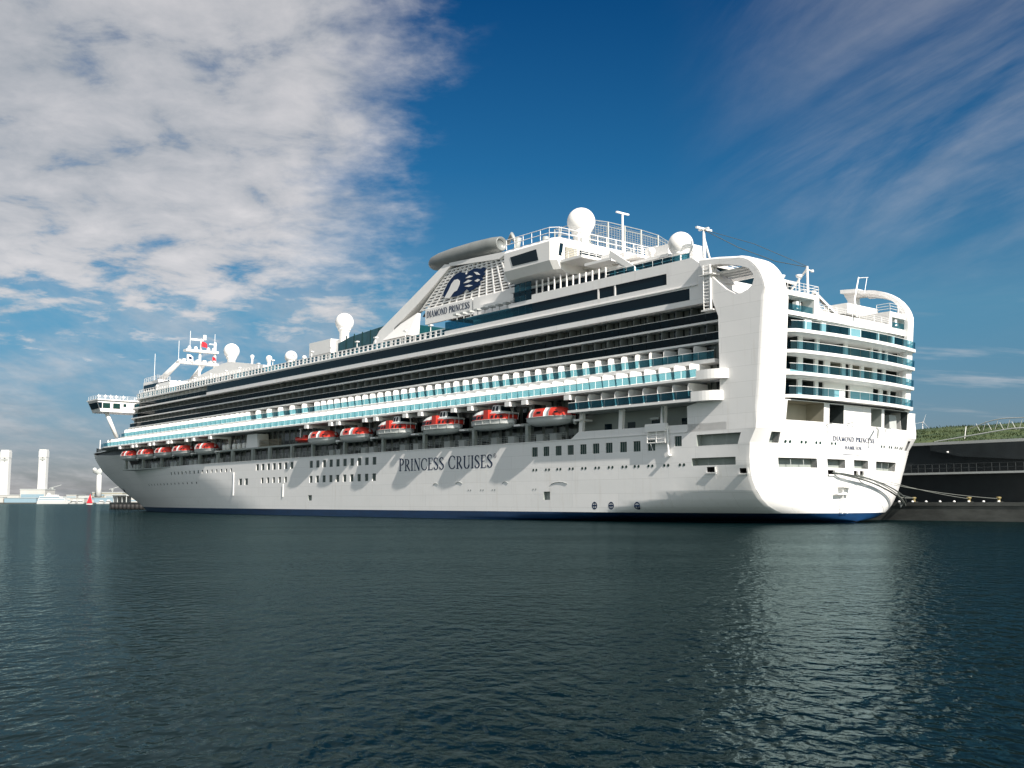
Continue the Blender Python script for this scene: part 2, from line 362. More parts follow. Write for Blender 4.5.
    def build(s, name, mats, parent=None, loc=None):
        me = bpy.data.meshes.new(name); me.from_pydata(s.v, [], s.f)
        if not isinstance(mats, (list, tuple)): mats = [mats]
        for m in mats: me.materials.append(M[m] if isinstance(m, str) else m)
        for p, i, q in zip(me.polygons, s.m, s.sm): p.material_index = min(i, len(mats) - 1); p.use_smooth = q
        me.validate(); me.update()
        o = bpy.data.objects.new(name, me); COL.objects.link(o)
        if parent: o.parent = parent
        if loc: o.location = loc
        return o
def tag(o, label, cat, group=None, kind=None):
    o['label'] = label; o['category'] = cat
    if group: o['group'] = group
    if kind: o['kind'] = kind
    return o
def struct(o, kind='structure'): o['kind'] = kind; return o
def empty(name, loc, rz=0.0):
    o = bpy.data.objects.new(name, None); COL.objects.link(o); o.location = loc; o.rotation_euler = (0, 0, rz); o.empty_display_size = 1
    return o
def at_ship(x, y, z): return (ORG.x + UX * x + VX * y, ORG.y + UY * x + VY * y, z)
def dup(root, loc, rz=None):
    r = root.copy(); COL.objects.link(r); r.location = loc
    if rz is not None: r.rotation_euler = (0, 0, rz)
    for ch in list(root.children):
        c = ch.copy(); COL.objects.link(c); c.parent = r
        for g in ch.children:
            d = g.copy(); COL.objects.link(d); d.parent = c
    return r
def cv(s, v):     # station read on the 18.75 m side plane -> station on the plane at v
    return -77.5 + (s + 77.5) * (120.75 - v) / 102.0
def cz(z, v): return 2.6 + (z - 2.6) * (120.75 - v) / 102.0

# strokes for lettering: thick and thin strokes with serifs, in a box 1 high
TK, TN = 0.145, 0.055
def glyph(ch):
    L = lambda x0, y0, x1, y1, w: ('l', x0, y0, x1, y1, w)
    A = lambda cx, cy, rx, ry, a0, a1: ('a', cx, cy, rx, ry, a0, a1)
    S = lambda x, y: ('l', x - 0.15, y, x + 0.15, y, TN)
    t = TK / 2
    g = {
     'P': (0.62, [L(.15, 0, .15, 1, TK), S(.15, .03), L(.0, .97, .3, .97, TN), A(.27, .72, .27, .25, -90, 90)]),
     'R': (0.72, [L(.15, 0, .15, 1, TK), S(.15, .03), L(.0, .97, .3, .97, TN), A(.27, .73, .26, .24, -90, 90), L(.3, .5, .68, .0, TK)]),
     'I': (0.32, [L(.16, 0, .16, 1, TK), S(.16, .03), S(.16, .97)]),
     'N': (0.84, [L(.14, 0, .14, 1, TN), L(.12, 1, .70, 0, TK), L(.72, 0, .72, 1, TN), S(.14, .03), S(.72, .97)]),
     'C': (0.80, [A(.44, .5, .38, .47, 42, 318), L(.73, .66, .73, .9, TN), L(.73, .12, .73, .3, TN)]),
     'E': (0.62, [L(.15, 0, .15, 1, TK), L(0, .97, .56, .97, TN), L(0, .03, .58, .03, TN), L(.15, .52, .45, .52, TN), L(.56, .8, .56, .97, TN), L(.58, .03, .58, .2, TN)]),
     'S': (0.60, [A(.30, .74, .22, .23, 40, 200), A(.30, .265, .24, .235, -160, 30), L(.12, .67, .5, .36, TK), L(.5, .76, .5, .92, TN), L(.07, .08, .07, .26, TN)]),
     'U': (0.80, [L(.16, .3, .16, 1, TK), L(.68, .3, .68, 1, TN), A(.42, .3, .26, .28, 180, 360), S(.16, .97), S(.68, .97)]),
     'D': (0.84, [L(.15, 0, .15, 1, TK), L(0, .97, .35, .97, TN), L(0, .03, .35, .03, TN), A(.33, .5, .42, .47, -90, 90)]),
     'A': (0.80, [L(.38, 1, .06, 0, TN), L(.38, 1, .70, 0, TK), L(.2, .36, .58, .36, TN), S(.06, .03), S(.70, .03)]),
     'M': (0.98, [L(.12, 0, .16, 1, TN), L(.16, 1, .48, .05, TK), L(.48, .05, .80, 1, TN), L(.80, 1, .84, 0, TK), S(.12, .03), S(.84, .03)]),
     'O': (0.90, [A(.45, .5, .40, .48, 0, 360)]),
     'H': (0.84, [L(.15, 0, .15, 1, TK), L(.69, 0, .69, 1, TK), L(.15, .5, .69, .5, TN), S(.15, .03), S(.15, .97), S(.69, .03), S(.69, .97)]),
     'L': (0.60, [L(.15, 0, .15, 1, TK), L(0, .03, .56, .03, TN), S(.15, .97), L(.56, .03, .56, .24, TN)]),
     'T': (0.70, [L(.35, 0, .35, 1, TK), L(.03, .96, .67, .96, TN), S(.35, .03), L(.05, .8, .05, .97, TN), L(.65, .8, .65, .97, TN)]),
     ' ': (0.34, []),
    }
    return g[ch]
def text_mesh(mb, txt, f, width, h, big=(), bold=1.0, gap=0.1):
    # f(u, w, k) -> point; u runs along the reading direction, w up, k is a small outward offset
    tot = sum(glyph(c)[0] * (1.08 if i in big else 1) + gap for i, c in enumerate(txt)) - gap
    sx = width / tot; u = 0.0; k = 0
    for i, c in enumerate(txt):
        w, st = glyph(c); sc = 1.08 if i in big else 1.0
        for q in st:
            k += 1; off = 0.0016 * (k % 7)
            if q[0] == 'l':
                _, x0, y0, x1, y1, wd = q; wd *= bold
                dx, dy = x1 - x0, y1 - y0; ll = math.hypot(dx, dy); nx, ny = -dy / ll * wd / 2, dx / ll * wd / 2
                pts = [(x0 + nx, y0 + ny), (x0 - nx, y0 - ny), (x1 - nx, y1 - ny), (x1 + nx, y1 + ny)]
                mb.add([f((u + p[0] * sc) * sx, p[1] * sc * h, off) for p in pts], [(0, 1, 2, 3)], False)
            else:
                _, cx, cy, rx, ry, a0, a1 = q; n = 14; vs = []
                for j in range(n + 1):
                    a = R(a0 + (a1 - a0) * j / n); wd = (TN + (TK - TN) * abs(math.cos(a)) ** 1.2) * bold / 2
                    for e in (-1, 1):
                        vs.append(f((u + (cx + (rx + e * wd) * math.cos(a)) * sc) * sx, (cy + (ry + e * wd) * math.sin(a)) * sc * h, off))
                mb.add(vs, [(2 * j, 2 * j + 1, 2 * j + 3, 2 * j + 2) for j in range(n)], False)
        u += w * sc + gap

# ------------------------------------------------------------------ water
wm = MB(); wm.add([(-9000, -300, 0), (9000, -300, 0), (9000, 16000, 0), (-9000, 16000, 0)], [(0, 1, 2, 3)])
struct(wm.build('water', 'water'))

# ------------------------------------------------------------------ the ship: hull form
VC, HB = 0.57, 18.18
def interp(T, x):
    if x <= T[0][0]: return T[0][1]
    for (a, p), (b, q) in zip(T, T[1:]):
        if x <= b: return p + (q - p) * (x - a) / (b - a)
    return T[-1][1]
TR = [(0.2, 0.3), (0.4, 5.0), (0.6, 7.6), (1.0, 10.2), (1.25, 11.6), (1.8, 13.3), (2.6, 14.6), (3.9, 15.9), (5.4, 16.8), (6.2, 17.1), (7.2, 17.5), (9.7, 18.0), (11.45, 18.18)]
STEM = [(-3, 235), (0, 239.8), (0.9, 241.8), (2.5, 246.8), (5.4, 257.8), (8.2, 266.6), (12.8, 280.5), (17.2, 288.5), (20, 289.8)]
X0 = [(-3, 110), (0, 120), (6, 140), (12, 165), (16, 185), (20, 195)]
def hbT(z): return interp(TR, z)
def s_mid(z): return -2 - 0.05 * max(0, z - 12)
def s_cor(z): return interp([(.2, -1.8), (.4, -.8), (.6, -.1), (1.0, .6), (1.25, .9), (1.8, 1.2), (2.6, 1.4), (3.9, 1.45), (5.4, 1.4), (6.2, 1.35), (7.2, 1.2), (9.7, .75), (11.45, -.35), (12, -.6), (15.5, -1.45), (28, -2.65), (32, -3.0)], z)
def c_rad(z): return 0.9 * min(1.0, max(0.0, (z - 11.45) / 3.0))
def hbs(v, z): return hbT(z) if z < 11.45 else HB if v > VC else HB - STB * min(1.0, max(0.0, (z - 11.45) / 3.0))
STB = 2.6       # the upper works stand a little inboard on the starboard quarter
def ss(v, z):
    h = hbs(v, z); u = min(h, abs(v - VC)); r = c_rad(z); b = s_mid(z) + (s_cor(z) - s_mid(z)) * (u / h) ** 2.5
    if r > 0 and u > h - r: b += r * (1 - math.sqrt(max(0.0, 1 - ((u - h + r) / r) ** 2)))
    return b
def s_edge(z): return s_cor(z) + c_rad(z)
def hb(x, z):
    xe, x0 = interp(STEM, z), interp(X0, z)
    if x > x0: return HB * max(0.0, 1 - (min(1, (x - x0) / (xe - x0))) ** 1.9)
    if x < 46 and z < 11.45:
        L_ = interp([(0, 42), (1, 26), (2, 17), (4, 11), (7, 7), (11.45, 4)], z)
        t = max(0.0, min(1.0, (x - s_cor(z)) / L_)) ** 0.6
        return hbT(z) + (HB - hbT(z)) * t if z > 0.2 else HB * t * (0.9 if z > -1 else 0.8)
    return HB
def xcor(z): return s_cor(z)
def hx(a, z):
    xc = xcor(z)
    x = xc + (6 - xc) * a / 6 if a < 6 else a
    return min(x, interp(STEM, z))
def fport(a, z, d=0.0): x = hx(a, z); return (x, VC + hb(x, z) - d, z)
def fstbd(a, z, d=0.0): x = hx(a, z); return (x, VC - hb(x, z) + d, z)
def ftran(a, z, d=0.0): v = VC + a * hbT(z) / HB; return (ss(v, z) + d, v, z)

SHIP = empty('cruise_ship', ORG, HEAD)
tag(SHIP, 'huge white cruise ship moored alongside the quay with rows of balconies', 'ship')

# openings in the hull: (a0, a1, z0, z1)
wins = []
for c in (39.65, 37.1, 34.45, 31.9, 29.3, 26.75, 24.2, 21.5, 19.0, 16.4): wins.append((c - .65, c + .65, 9.3, 10.68))
wins.append((11.2, 12.4, 9.7, 11.0))
for i in range(10):
    c = 106.5 - 2.55 * i; wins.append((c - .65, c + .65, 9.32, 10.7)); wins.append((c - .6, c + .6, 6.42, 7.75))
for i in range(7): c = 129.7 - 2.55 * i; wins.append((c - .65, c + .65, 9.35, 10.7))
for i in range(5): c = 127.3 - 2.6 * i; wins.append((c - .5, c + .5, 6.6, 7.78))
for c in (137.7, 134.8): wins.append((c - .75, c + .75, 6.35, 7.75))
for i in range(9): c = 163.0 - 2.56 * i; wins.append((c - .42, c + .42, 9.35, 10.1))
for i in range(6): c = 178.6 - 2.6 * i; wins.append((c - .40, c + .40, 9.38, 10.08))
moor = [(1.9, 8.75, 9.6, 11.0), (2.3, 9.6, 7.15, 8.1)]
hawse = [(6.0, 7.25, 6.3, 6.95), (0.4, 1.7, 6.1, 6.7)]
doors = [(36.3, 37.7, 2.95, 4.15), (105.95, 107.4, 2.95, 4.0)]
XS = [0, .6, 1.5, 3, 4.5, 6, 8, 10.2, 14, 18, 23, 29, 36, 46, 60, 80, 100, 120, 140] + [150 + 4 * i for i in range(36)] + [292]
ZH = [1.25, 1.6, 2.2, 3.0, 4.2, 5.4, 6.2, 7.0, 8.2, 9.8, 11.45]
hull = MB()
hull.sheet(XS, ZH, fport, wins + moor + hawse + doors, smooth=True)
hull.sheet(XS, ZH, fstbd, (), smooth=True)
# fore part, closed up to the bulwark
def ztop(x): return interp([(205, 15.6), (230, 16.1), (260, 17.3), (292, 19.1)], x)
def fore(sg):
    def f(a, b): 
        z = 11.45 + b * (ztop(a) - 11.45); x = min(a, interp(STEM, z)); return (x, VC + sg * hb(x, z), z)
    return f
XF = [212.5 + 2.65 * i for i in range(31)]
for sg in (1, -1): hull.sheet(XF, [0, .2, .4, .6, .8, 1], fore(sg), smooth=True)
# raised bulwark on the quarter
hull.prism([(4, 11.45), (31.9, 11.45), (30.2, 12.5), (10.2, 12.4), (4, 12.4)], lambda s, z: (s, 18.75, z), lambda s, z: (s, 18.35, z))
hull.prism([(4, 11.45), (31.9, 11.45), (30.2, 12.5), (10.2, 12.4), (4, 12.4)], lambda s, z: (s, -17.61, z), lambda s, z: (s, -17.2, z))
# transom
def thole(v0, v1, z0, z1): k_ = HB / hbT((z0 + z1) / 2); return ((v0 - VC) * k_, (v1 - VC) * k_, z0, z1)
tw = [thole(8.3, 14.4, 6.85, 8.0), thole(2.75, 6.4, 6.9, 8.0), thole(-2.55, .8, 6.9, 8.0), thole(-11.0, -4.6, 6.75, 7.95),
      thole(14.7, 16.1, 9.75, 11.05), thole(-15.9, -14.8, 9.75, 11.05)]
th = [thole(5.2, 6.35, 6.08, 6.62), thole(.25, .9, 6.02, 6.62), thole(-1.2, -.5, 6.02, 6.62)]
TA = [HB * i / 40 for i in range(-40, 41)]
hull.sheet(TA, ZH, ftran, tw + th, smooth=True)
for h in wins: hull.recess(h, fport, 0.14, 1, back=False)
for h in tw: hull.recess(h, ftran, 0.8, 3, back=False)
HULL = hull.build('hull', 'hull', SHIP)
bt = MB(); ZB = [-2.5, -1, -0.3, 0.0, 0.21, 0.4, 0.6, 0.8, 1.0, 1.25]
bt.sheet(XS, ZB, fport, smooth=True); bt.sheet(XS, ZB, fstbd, smooth=True)
bt.sheet(TA, [0.21, .3, .4, .6, .8, 1.0, 1.25], ftran, smooth=True)
bt.build('boot_stripe', 'boot', SHIP)
# each window is a pane set back in its opening, with mullions
for h in wins:
    w = MB(); w.sheet([h[0], h[1]], [h[2], h[3]], lambda a, z: fport(a, z, 0.13))
    w.mat(1); c = (h[0] + h[1]) / 2
    if h[1] - h[0] > 1.1:
        for q in (c - .22, c + .22): w.sheet([q - .03, q + .03], [h[2], h[3]], lambda a, z: fport(a, z, 0.10))
    w.build('window', ['hullglass', 'steel'], HULL)
for i, h in enumerate(moor + tw):
    f = fport if h in moor else ftran; big = h[1] - h[0] > 2
    w = MB(); w.recess(h, f, 1.0, 4)
    w.mat(1); n = max(1, int((h[1] - h[0]) / 1.9))
    for k in range(1, n):
        q = h[0] + (h[1] - h[0]) * k / n; w.sheet([q - .05, q + .05], [h[2], h[3]], lambda a, z: f(a, z, .25))
    w.build('mooring_opening', ['greywall', 'steel'], HULL)
for h in hawse + th:
    f = fport if h in hawse else ftran
    w = MB(); w.recess(h, f, 1.0, 2)
    w.build('hawse_port', 'rubber', HULL)
    fr = MB(); a0, a1, z0, z1 = h
    fr.sheet([a0 - .15, a1 + .15], [z0 - .16, z0 - .02], lambda a, z: f(a, z, -.22)); fr.sheet([a0 - .15, a1 + .15], [0, 1], lambda a, t: f(a, z0 - .02, -.22 + .22 * t))
    fr.sheet([a0 - .18, a0 - .02], [z0 - .9 if h in hawse else z0 - .2, z1 + .1], lambda a, z: f(a, z, -.22)); fr.sheet([0, 1], [z0 - .2, z1], lambda t, z: f(a0 - .02, z, -.22 + .22 * t))
    fr.build('hawse_lip', 'white', HULL)
for h in doors:
    w = MB(); w.recess(h, fport, 0.5, 1); w.build('shell_door', 'greywall', HULL)
# portholes in pairs, small round scuttles, thruster marks
def disc(f, c, z, r, d, n=10): return [f(c + r * math.cos(2 * math.pi * k / n), z + r * math.sin(2 * math.pi * k / n), d) for k in range(n)]
for c in (39.6, 36.8, 34.35, 31.75, 29.15, 26.5, 23.9, 21.3, 19.05, 16.6, 13.85, 11.2):
    p = MB()
    for e in (-.34, .34): p.add(disc(fport, c + e, 7.33, .2, -.03), [tuple(range(9, -1, -1))], False)
    p.build('porthole', 'hullglass', HULL)
for i in range(14):
    p = MB(); c = 203 - 3.15 * i; p.add(disc(fport, c, 7.2, .26, -.03), [tuple(range(9, -1, -1))], False); p.build('porthole', 'hullglass', HULL)
for c in (39.7, 55.4, 52.2, 49.3):
    p = MB()
    for e in (-.3, .3): p.add(disc(fport, c + e, 4.5, .14, -.03), [tuple(range(9, -1, -1))], False)
    p.build('porthole', 'steel', HULL)
for c in (13.3, 10.7, 8.1, 5.1, -6.6, -8.9, -10.9, -12.8):
    p = MB()
    for e in (-.36, .36): p.add(disc(ftran, (c - VC + e) * HB / hbT(9.95), 9.95, .2, -.03), [tuple(range(9, -1, -1))], False)
    p.build('porthole', 'hullglass', HULL)
for c in (27.1, 23.9, 19.1):
    p = MB(); n = 16
    vs = disc(fport, c, 2.15, .52, -.02, n) + disc(fport, c, 2.15, .36, -.02, n)
    p.add(vs, [(k, (k + 1) % n, n + (k + 1) % n, n + k) for k in range(n)], False)
    p.sheet([c - .36, c + .36], [2.05, 2.25], lambda a, z: fport(a, z, -.02)); p.sheet([c - .06, c + .06], [1.8, 2.5], lambda a, z: fport(a, z, -.026))
    p.build('thruster_mark', 'navy', HULL)
# lettering on the side and the stern
t = MB(); text_mesh(t, 'PRINCESS CRUISES', lambda u, w, k: (75.5 - u, 18.775 + k, 7.95 + w), 25.9, 2.05, big=(0, 9))
t.build('lettering', 'navy', HULL); t = MB(); n = 18; cx0, cz0 = 49.0, 9.75
for r0, r1 in ((.36, .30),):
    vs = [(cx0 + r0 * math.cos(2 * math.pi * k / n), 18.78, cz0 + r0 * math.sin(2 * math.pi * k / n)) for k in range(n)] + [(cx0 + r1 * math.cos(2 * math.pi * k / n), 18.78, cz0 + r1 * math.sin(2 * math.pi * k / n)) for k in range(n)]
    t.add(vs, [(k, (k + 1) % n, n + (k + 1) % n, n + k) for k in range(n)], False)
text_mesh(t, 'R', lambda u, w, k: (cx0 + .15 - u, 18.78 + k, cz0 - .19 + w), .32, .38)
t.build('registered_mark', 'navy', HULL)
t = MB(); text_mesh(t, 'DIAMOND PRINCESS', lambda u, w, k: (ss(5.2 - u, 10.4 + w) - .06 - k, 5.2 - u, 10.3 + w), 9.4, 0.62, gap=.16, bold=1.35)
t.build('lettering', 'navy', HULL); t = MB(); text_mesh(t, 'HAMILTON', lambda u, w, k: (ss(2.7 - u, 9.3 + w) - .06 - k, 2.7 - u, 9.3 + w), 3.7, 0.46, gap=.16, bold=1.5)
t.sheet([-.45, 0.5, 1.5, 2.4, 3.25], [8.62, 8.68], lambda v, z: (ss(v, z) - .05, v, z))
t.build('lettering', 'navy', HULL)
# hull fittings: rubbing strake at the promenade, pipes, eyebrows over scuttles, a pilot door step
k = MB(); k.sheet([10.2, 40, 80, 120, 160, 200, 211], [11.40, 11.52], lambda a, z: fport(a, z, -.10)); k.sheet([10.2, 40, 80, 120, 160, 200, 211], [0, 1], lambda a, b: fport(a, 11.52, -.10 + .4 * b))
k.sheet([10.2, 40, 80, 120, 160, 200, 211], [0, 1], lambda a, b: fport(a, 11.40, -.10 + .1 * b)); k.build('rubbing_strake', 'white', HULL)
for x, z0, z1 in ((141.0, 4.1, 9.2), (117.8, 3.7, 6.3)):
    q = MB(); q.tube([(x, 18.82, z0), (x, 18.82, z1)], .09); q.build('drain_pipe', 'white', HULL)
for x, z, w_ in ((34.3, 5.35, 1.7), (46.5, 5.6, .7), (58.2, 5.7, .9), (64.6, 5.6, .7)):
    q = MB(); q.tube([(x - w_, 18.79, z - .12), (x - w_ * .5, 18.79, z + .08), (x, 18.79, z + .15), (x + w_ * .5, 18.79, z + .08), (x + w_, 18.79, z - .12)], .05); q.build('eyebrow', 'steel', HULL)
# stern ladder platform
q = MB(); q.box(-2.9, -2.02, 2.4, 4.6, 4.45, 4.6); q.tube([(-2.5, 3.0, 4.5), (-2.3, 3.2, 1.2)], .06); q.tube([(-2.5, 4.2, 4.5), (-2.3, 4.3, 1.2)], .06)
for i in range(9): z = 1.3 + i * .36; q.tube([(-2.32, 3.2, z), (-2.32, 4.3, z)], .035)
q.box(-2.6, -2.03, 2.8, 5.6, 3.55, 3.68)
q.build('stern_ladder', 'white', HULL)

# ------------------------------------------------------------------ stern: fins, balcony decks, terraces
def fst(v, z, d=0.0): return (ss(v, z) + d, v, z)
def span(a, b, n=10): return [a + (b - a) * i / n for i in range(n + 1)]
def shell(mb, A, B, f, d, holes=()):
    mb.sheet(A, B, lambda a, b: f(a, b, 0), holes); mb.sheet(A, B, lambda a, b: f(a, b, d), holes)
    for b in (min(B), max(B)): mb.sheet(A, [0, 1], lambda a, t: f(a, b, d * t))
    for a in (min(A), max(A)): mb.sheet([0, 1], B, lambda t, b: f(a, b, d * t))
    for h in holes: mb.recess(h, f, d, 4, back=False)
VL, VR = -16.9, 18.75
for sg in (1, -1):
    fins = MB()
    fv = lambda q: VC + sg * (q if sg > 0 else q - STB)
    ztop_s = 27.3; s0_ = s_cor(ztop_s); cs_ = 2.2 if sg > 0 else 4.4; a_, b_ = cs_ - s0_, 5.5
    path = [(s_cor(z), z, 1.0, 0.0) for z in span(15.0, ztop_s, 8)]
    for i in range(1, 11):
        t_ = i * math.pi / 20; nn_ = Vector((math.cos(t_) / a_, -math.sin(t_) / b_)).normalized()
        path.append((cs_ - a_ * math.cos(t_), ztop_s + b_ * math.sin(t_), nn_.x, nn_.y))
    path += [(max(5.0, cs_ + .6), 33.2, 0, -1.0), (7.8, 33.45, 0, -1.0)]
    wd_ = 4.0 if sg > 0 else 2.2
    def ff(a, b, d=0.0):
        p = path[int(round(b))]; rr = .9 * (1 - math.sqrt(max(0.0, 1 - ((.9 - a) / .9) ** 2))) if a < .9 else 0.0
        if p[1] > ztop_s + .01: rr *= .4
        if p[1] < ztop_s + .01: base = ss(fv(HB - a), p[1]) - rr
        else: base = p[0]
        v = fv(HB - a - (.02 if d else .004)); return (base + p[2] * (d + rr), v, p[1] + p[3] * (d + rr))
    shell(fins, [0, .03, .1, .25, .5, .85, 1.4, wd_ * .7, wd_], list(range(len(path))), ff, .55)
    cor = [(p[0] + p[2] * .5, p[1] + p[3] * .5) for p in reversed(path[9:])] + [(s_edge(z), z) for z in span(ztop_s, 11.45, 14)]
    out = [(10.2, 11.45), (10.2, 14.7), (8.0, 15.2), (4.9, 15.3), (4.9, 25.6), (5.8, 27.8), (6.6, 30.0), (7.3, 32.0), (7.7, 32.6)] + cor
    hole = [(6.0, 32.2), (4.6, 32.15), (2.8, 31.75), (1.2, 31.3), (.1, 30.8), (-.5, 30.1), (-.65, 29.4), (-.4, 28.75), (.3, 28.25), (1.3, 27.95), (2.2, 28.0), (3.6, 28.8), (5.2, 30.2), (6.0, 31.0)]
    fins.prism(out if sg > 0 else [(s_, z_) for s_, z_ in out if z_ > 15 or s_ < 1], lambda s, z: (s, fv(HB), z), lambda s, z: (s, fv(HB - 1.3), z), [hole])
    fins.build('stern_fin', 'hull', SHIP)
# roof bars seen through the fin openings
for i in range(5):
    q = MB(); v = 17.0 - .8 * i; z = 31.3 - .12 * i; q.box(.3, 7.0, v - .14, v + .14, z, z + .3); q.build('pergola_bar', 'white', SHIP)
# mooring deck openings band
low = MB(); bo = [(7.1, 14.2, 12.55, 14.92), (2.85, 5.95, 12.5, 14.88), (-6.2, -3.5, 12.5, 14.9), (-13.75, -6.9, 12.45, 14.95)]
low.sheet([VC + HB * i / 16 for i in range(-16, 17)] + [VC + sg * (HB - a) for a in (.03, .1, .25, .5, .8) for sg in (1, -1)], [11.45, 12.2, 13, 14, 15.02], fst, bo, smooth=True)
LOW = low.build('stern_plating', 'hull', SHIP)
for i, h in enumerate(bo):
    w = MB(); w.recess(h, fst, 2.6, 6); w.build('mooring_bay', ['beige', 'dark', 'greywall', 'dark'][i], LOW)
q = MB(); q.box(-.6, .4, -4.9, -3.6, 12.5, 13.9); q.box(-1.0, -.4, -4.7, -4.0, 13.0, 13.5); q.build('winch', 'white', LOW)
q = MB(); q.box(-.5, 1.0, -12.4, -10.6, 12.45, 14.5); q.build('winch_house', 'fascia', LOW)
for v, z in ((6.6, 12.3), (2.2, 12.6), (-7.1, 12.3)):
    q = MB(); q.tube([(ss(v, z) - .1, v, z), (ss(v, z) - .7, v - .3, z + .1), (ss(v, z) - .75, v - .2, z - .5)], .08); q.build('fairlead', 'steel', LOW)
q = MB(); q.tube([(-2.4, -4.2, 12.3), (-3.6, -2.6, 11.9), (-3.5, -2.5, 10.8)], .13); q.build('davit_arm', 'steel', LOW)

FL = [15.42, 18.2, 20.9, 23.42]
edge_in = lambda v: (0.9 * max(0.0, 1 - (14.4 - v) / 1.3) ** 2 if v > 13.1 else 0.0) - 0.9 * (1 - ((v + .3) / 14.9) ** 2)
VV = [-15.0, -14.8, -14.4] + span(-13.8, 12, 13) + [12.9, 13.6, 14.1, 14.4]
sections = [[(10.3, 14.3), (6.8, 9.5), (4.9, 6.1), (-.9, .1), (-8.3, -6.6), (-10.8, -9.2), (-13.4, -11.3)],
            [(10.4, 14.3), (6.9, 9.4), (4.8, 6.2), (.9, 3.6), (-.9, .1), (-3.5, -1.5), (-6.6, -4.3), (-9.2, -7.6), (-13.4, -9.9)],
            [(10.3, 14.3), (6.7, 9.5), (.4, 6.0), (-6.1, -.4), (-8.1, -6.5), (-9.9, -8.7), (-13.4, -10.4)],
            [(10.35, 14.25), (6.75, 8.9), (.45, 5.8), (-6.3, -2.2), (-10.1, -6.6), (-13.3, -10.6)]]
for r, z0 in enumerate(FL):
    sl_ = MB()
    shell(sl_, VV, [z0 - .2, z0 + .2], lambda v, z, d=0.0: (ss(v, z) - .38 + edge_in(v) + d, v, z), 4.2)
    sl_.build('stern_deck', 'white', SHIP)
    off = .75 if r == 3 else 1.55
    wl = MB(); ztp = FL[r + 1] - .2 if r < 3 else 25.42
    hs = [(a, b, z0 + .21 if r != 1 or b - a < 2.35 and a not in (.9,) else z0 + .75, z0 + (2.42 if r < 3 else 1.86)) for a, b in sections[r]]
    fw = lambda v, z, d=0.0: (ss(v, z) + off + d, v, z)
    wl.sheet(VV, [z0 + .2, ztp], fw, hs)
    for h in hs: wl.recess(h, fw, .25, 3, back=False)
    wb = wl.build('stern_cabin_wall', 'white', SHIP)
    for h, (a, b) in zip(hs, sections[r]):
        w = MB(); fi = lambda v, z, d=0.0: (ss(v, z) + off + .25 + d, v, z)
        w.recess(h, fi, 1.6, 4)
        beige = (r == 1 and -6.7 < a < 3 and b - a > 1.5) or (r == 3 and a == -10.1) or (r == 2 and a == -6.1)
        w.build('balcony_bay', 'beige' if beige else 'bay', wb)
        if not beige and b - a > 2.3:
            g = MB(); m_ = (a + b) / 2; g.box(ss(m_, z0) + off + 1.0, ss(m_, z0) + off + 1.08, a + .1, a + (b - a) * .45, z0 + .25, z0 + 2.0)
            g.build('sliding_door', 'glass', wb)
    gl = MB(); fg = lambda v, z, d=0.0: (ss(v, z) - .28 + edge_in(v) + d, v, z)
    cuts = [v for v in (14.0, 11.9, 9.7, 7.6, 5.4, 3.2, 1.0, -1.2, -3.4, -5.6, -7.8, -10.0, -12.2, -13.7, -14.95)]
    for a, b in zip(cuts, cuts[1:]):
        if r == 0 and a == 5.4: gl.build('glass_balustrade', 'teal', SHIP); gl = MB(); continue
        gl.sheet(span(b + .04, a - .04, 3), [z0 + .2, z0 + 1.18], fg)
    gl.build('glass_balustrade', 'teal', SHIP)
    ra = MB()
    ra.tube([fg(v, z0 + 1.22) for v in span(-14.95, 14.0, 18)], .035, 5)
    ra.build('handrail', 'white', SHIP)
q = MB(); q.sheet(span(3.2, 5.4, 3), [15.62, 16.6], lambda v, z: (ss(v, z) - .30, v, z)); q.build('solid_bulwark', 'white', SHIP)
# parapet over the top balcony row, with the port and starboard corner suites
up = MB(); fu = lambda v, z, d=0.0: (ss(v, z) + .45 + d, v, z)
shell(up, span(-8.7, 7.8, 10), [25.42, 26.55], fu, .25); up.build('terrace_parapet', 'white', SHIP)
for v0, v1, h in ((7.8, 14.45, (8.8, 14.3, 25.95, 27.8)), (-13.5, -8.7, (-12.9, -9.3, 26.25, 27.7))):
    c = MB(); c.sheet(span(v0, v1, 6), [25.42, 26.5, 28.4], fu, [h]); c.recess(h, fu, 1.8, 4, back=False)
    for v in (v0, v1): c.sheet([0, 1], [25.42, 28.4], lambda t_, z: fu(v, z, 7.5 * t_))
    c.sheet(span(v0, v1, 6), [0, 1], lambda v, t_: fu(v, 28.4, 7.5 * t_)); cs = c.build('corner_suite', 'white', SHIP)
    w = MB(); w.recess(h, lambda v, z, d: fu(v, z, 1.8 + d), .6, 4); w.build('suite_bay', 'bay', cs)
    g = MB(); g.sheet(span(h[0] + .05, h[1] - .05, 4), [h[2], h[2] + .85], lambda v, z: fu(v, z, .2)); g.build('suite_glass', 'teal', cs)
    g = MB(); m_ = (h[0] + h[1]) / 2; g.box(-1.6, -.6, m_ - .9, m_ - .8, h[2], h[2] + 1.6); g.box(-2.0, -1.4, m_ + .1, m_ + .6, h[2] + .4, h[2] + 1.3); g.build('suite_screen', 'white', cs)
c = MB(); c.box(6.0, 9.0, -8.7, 7.8, 25.6, 29.2); c.box(8.2, 8.5, -5, 17.3, 27.9, 31.6); c.box(2.2, 5.6, -13.4, -5.6, 28.42, 29.85); c.box(4, 9, -13.2, -8.7, 28.41, 30.2)
TER = c.build('stern_terrace', 'white', SHIP)
q = MB()
for v in (-6, -2.5, 1, 4.5): q.box(5.93, 6.04, v - 1.1, v + 1.1, 26.2, 28.3)
q.build('terrace_window', 'glass', TER)
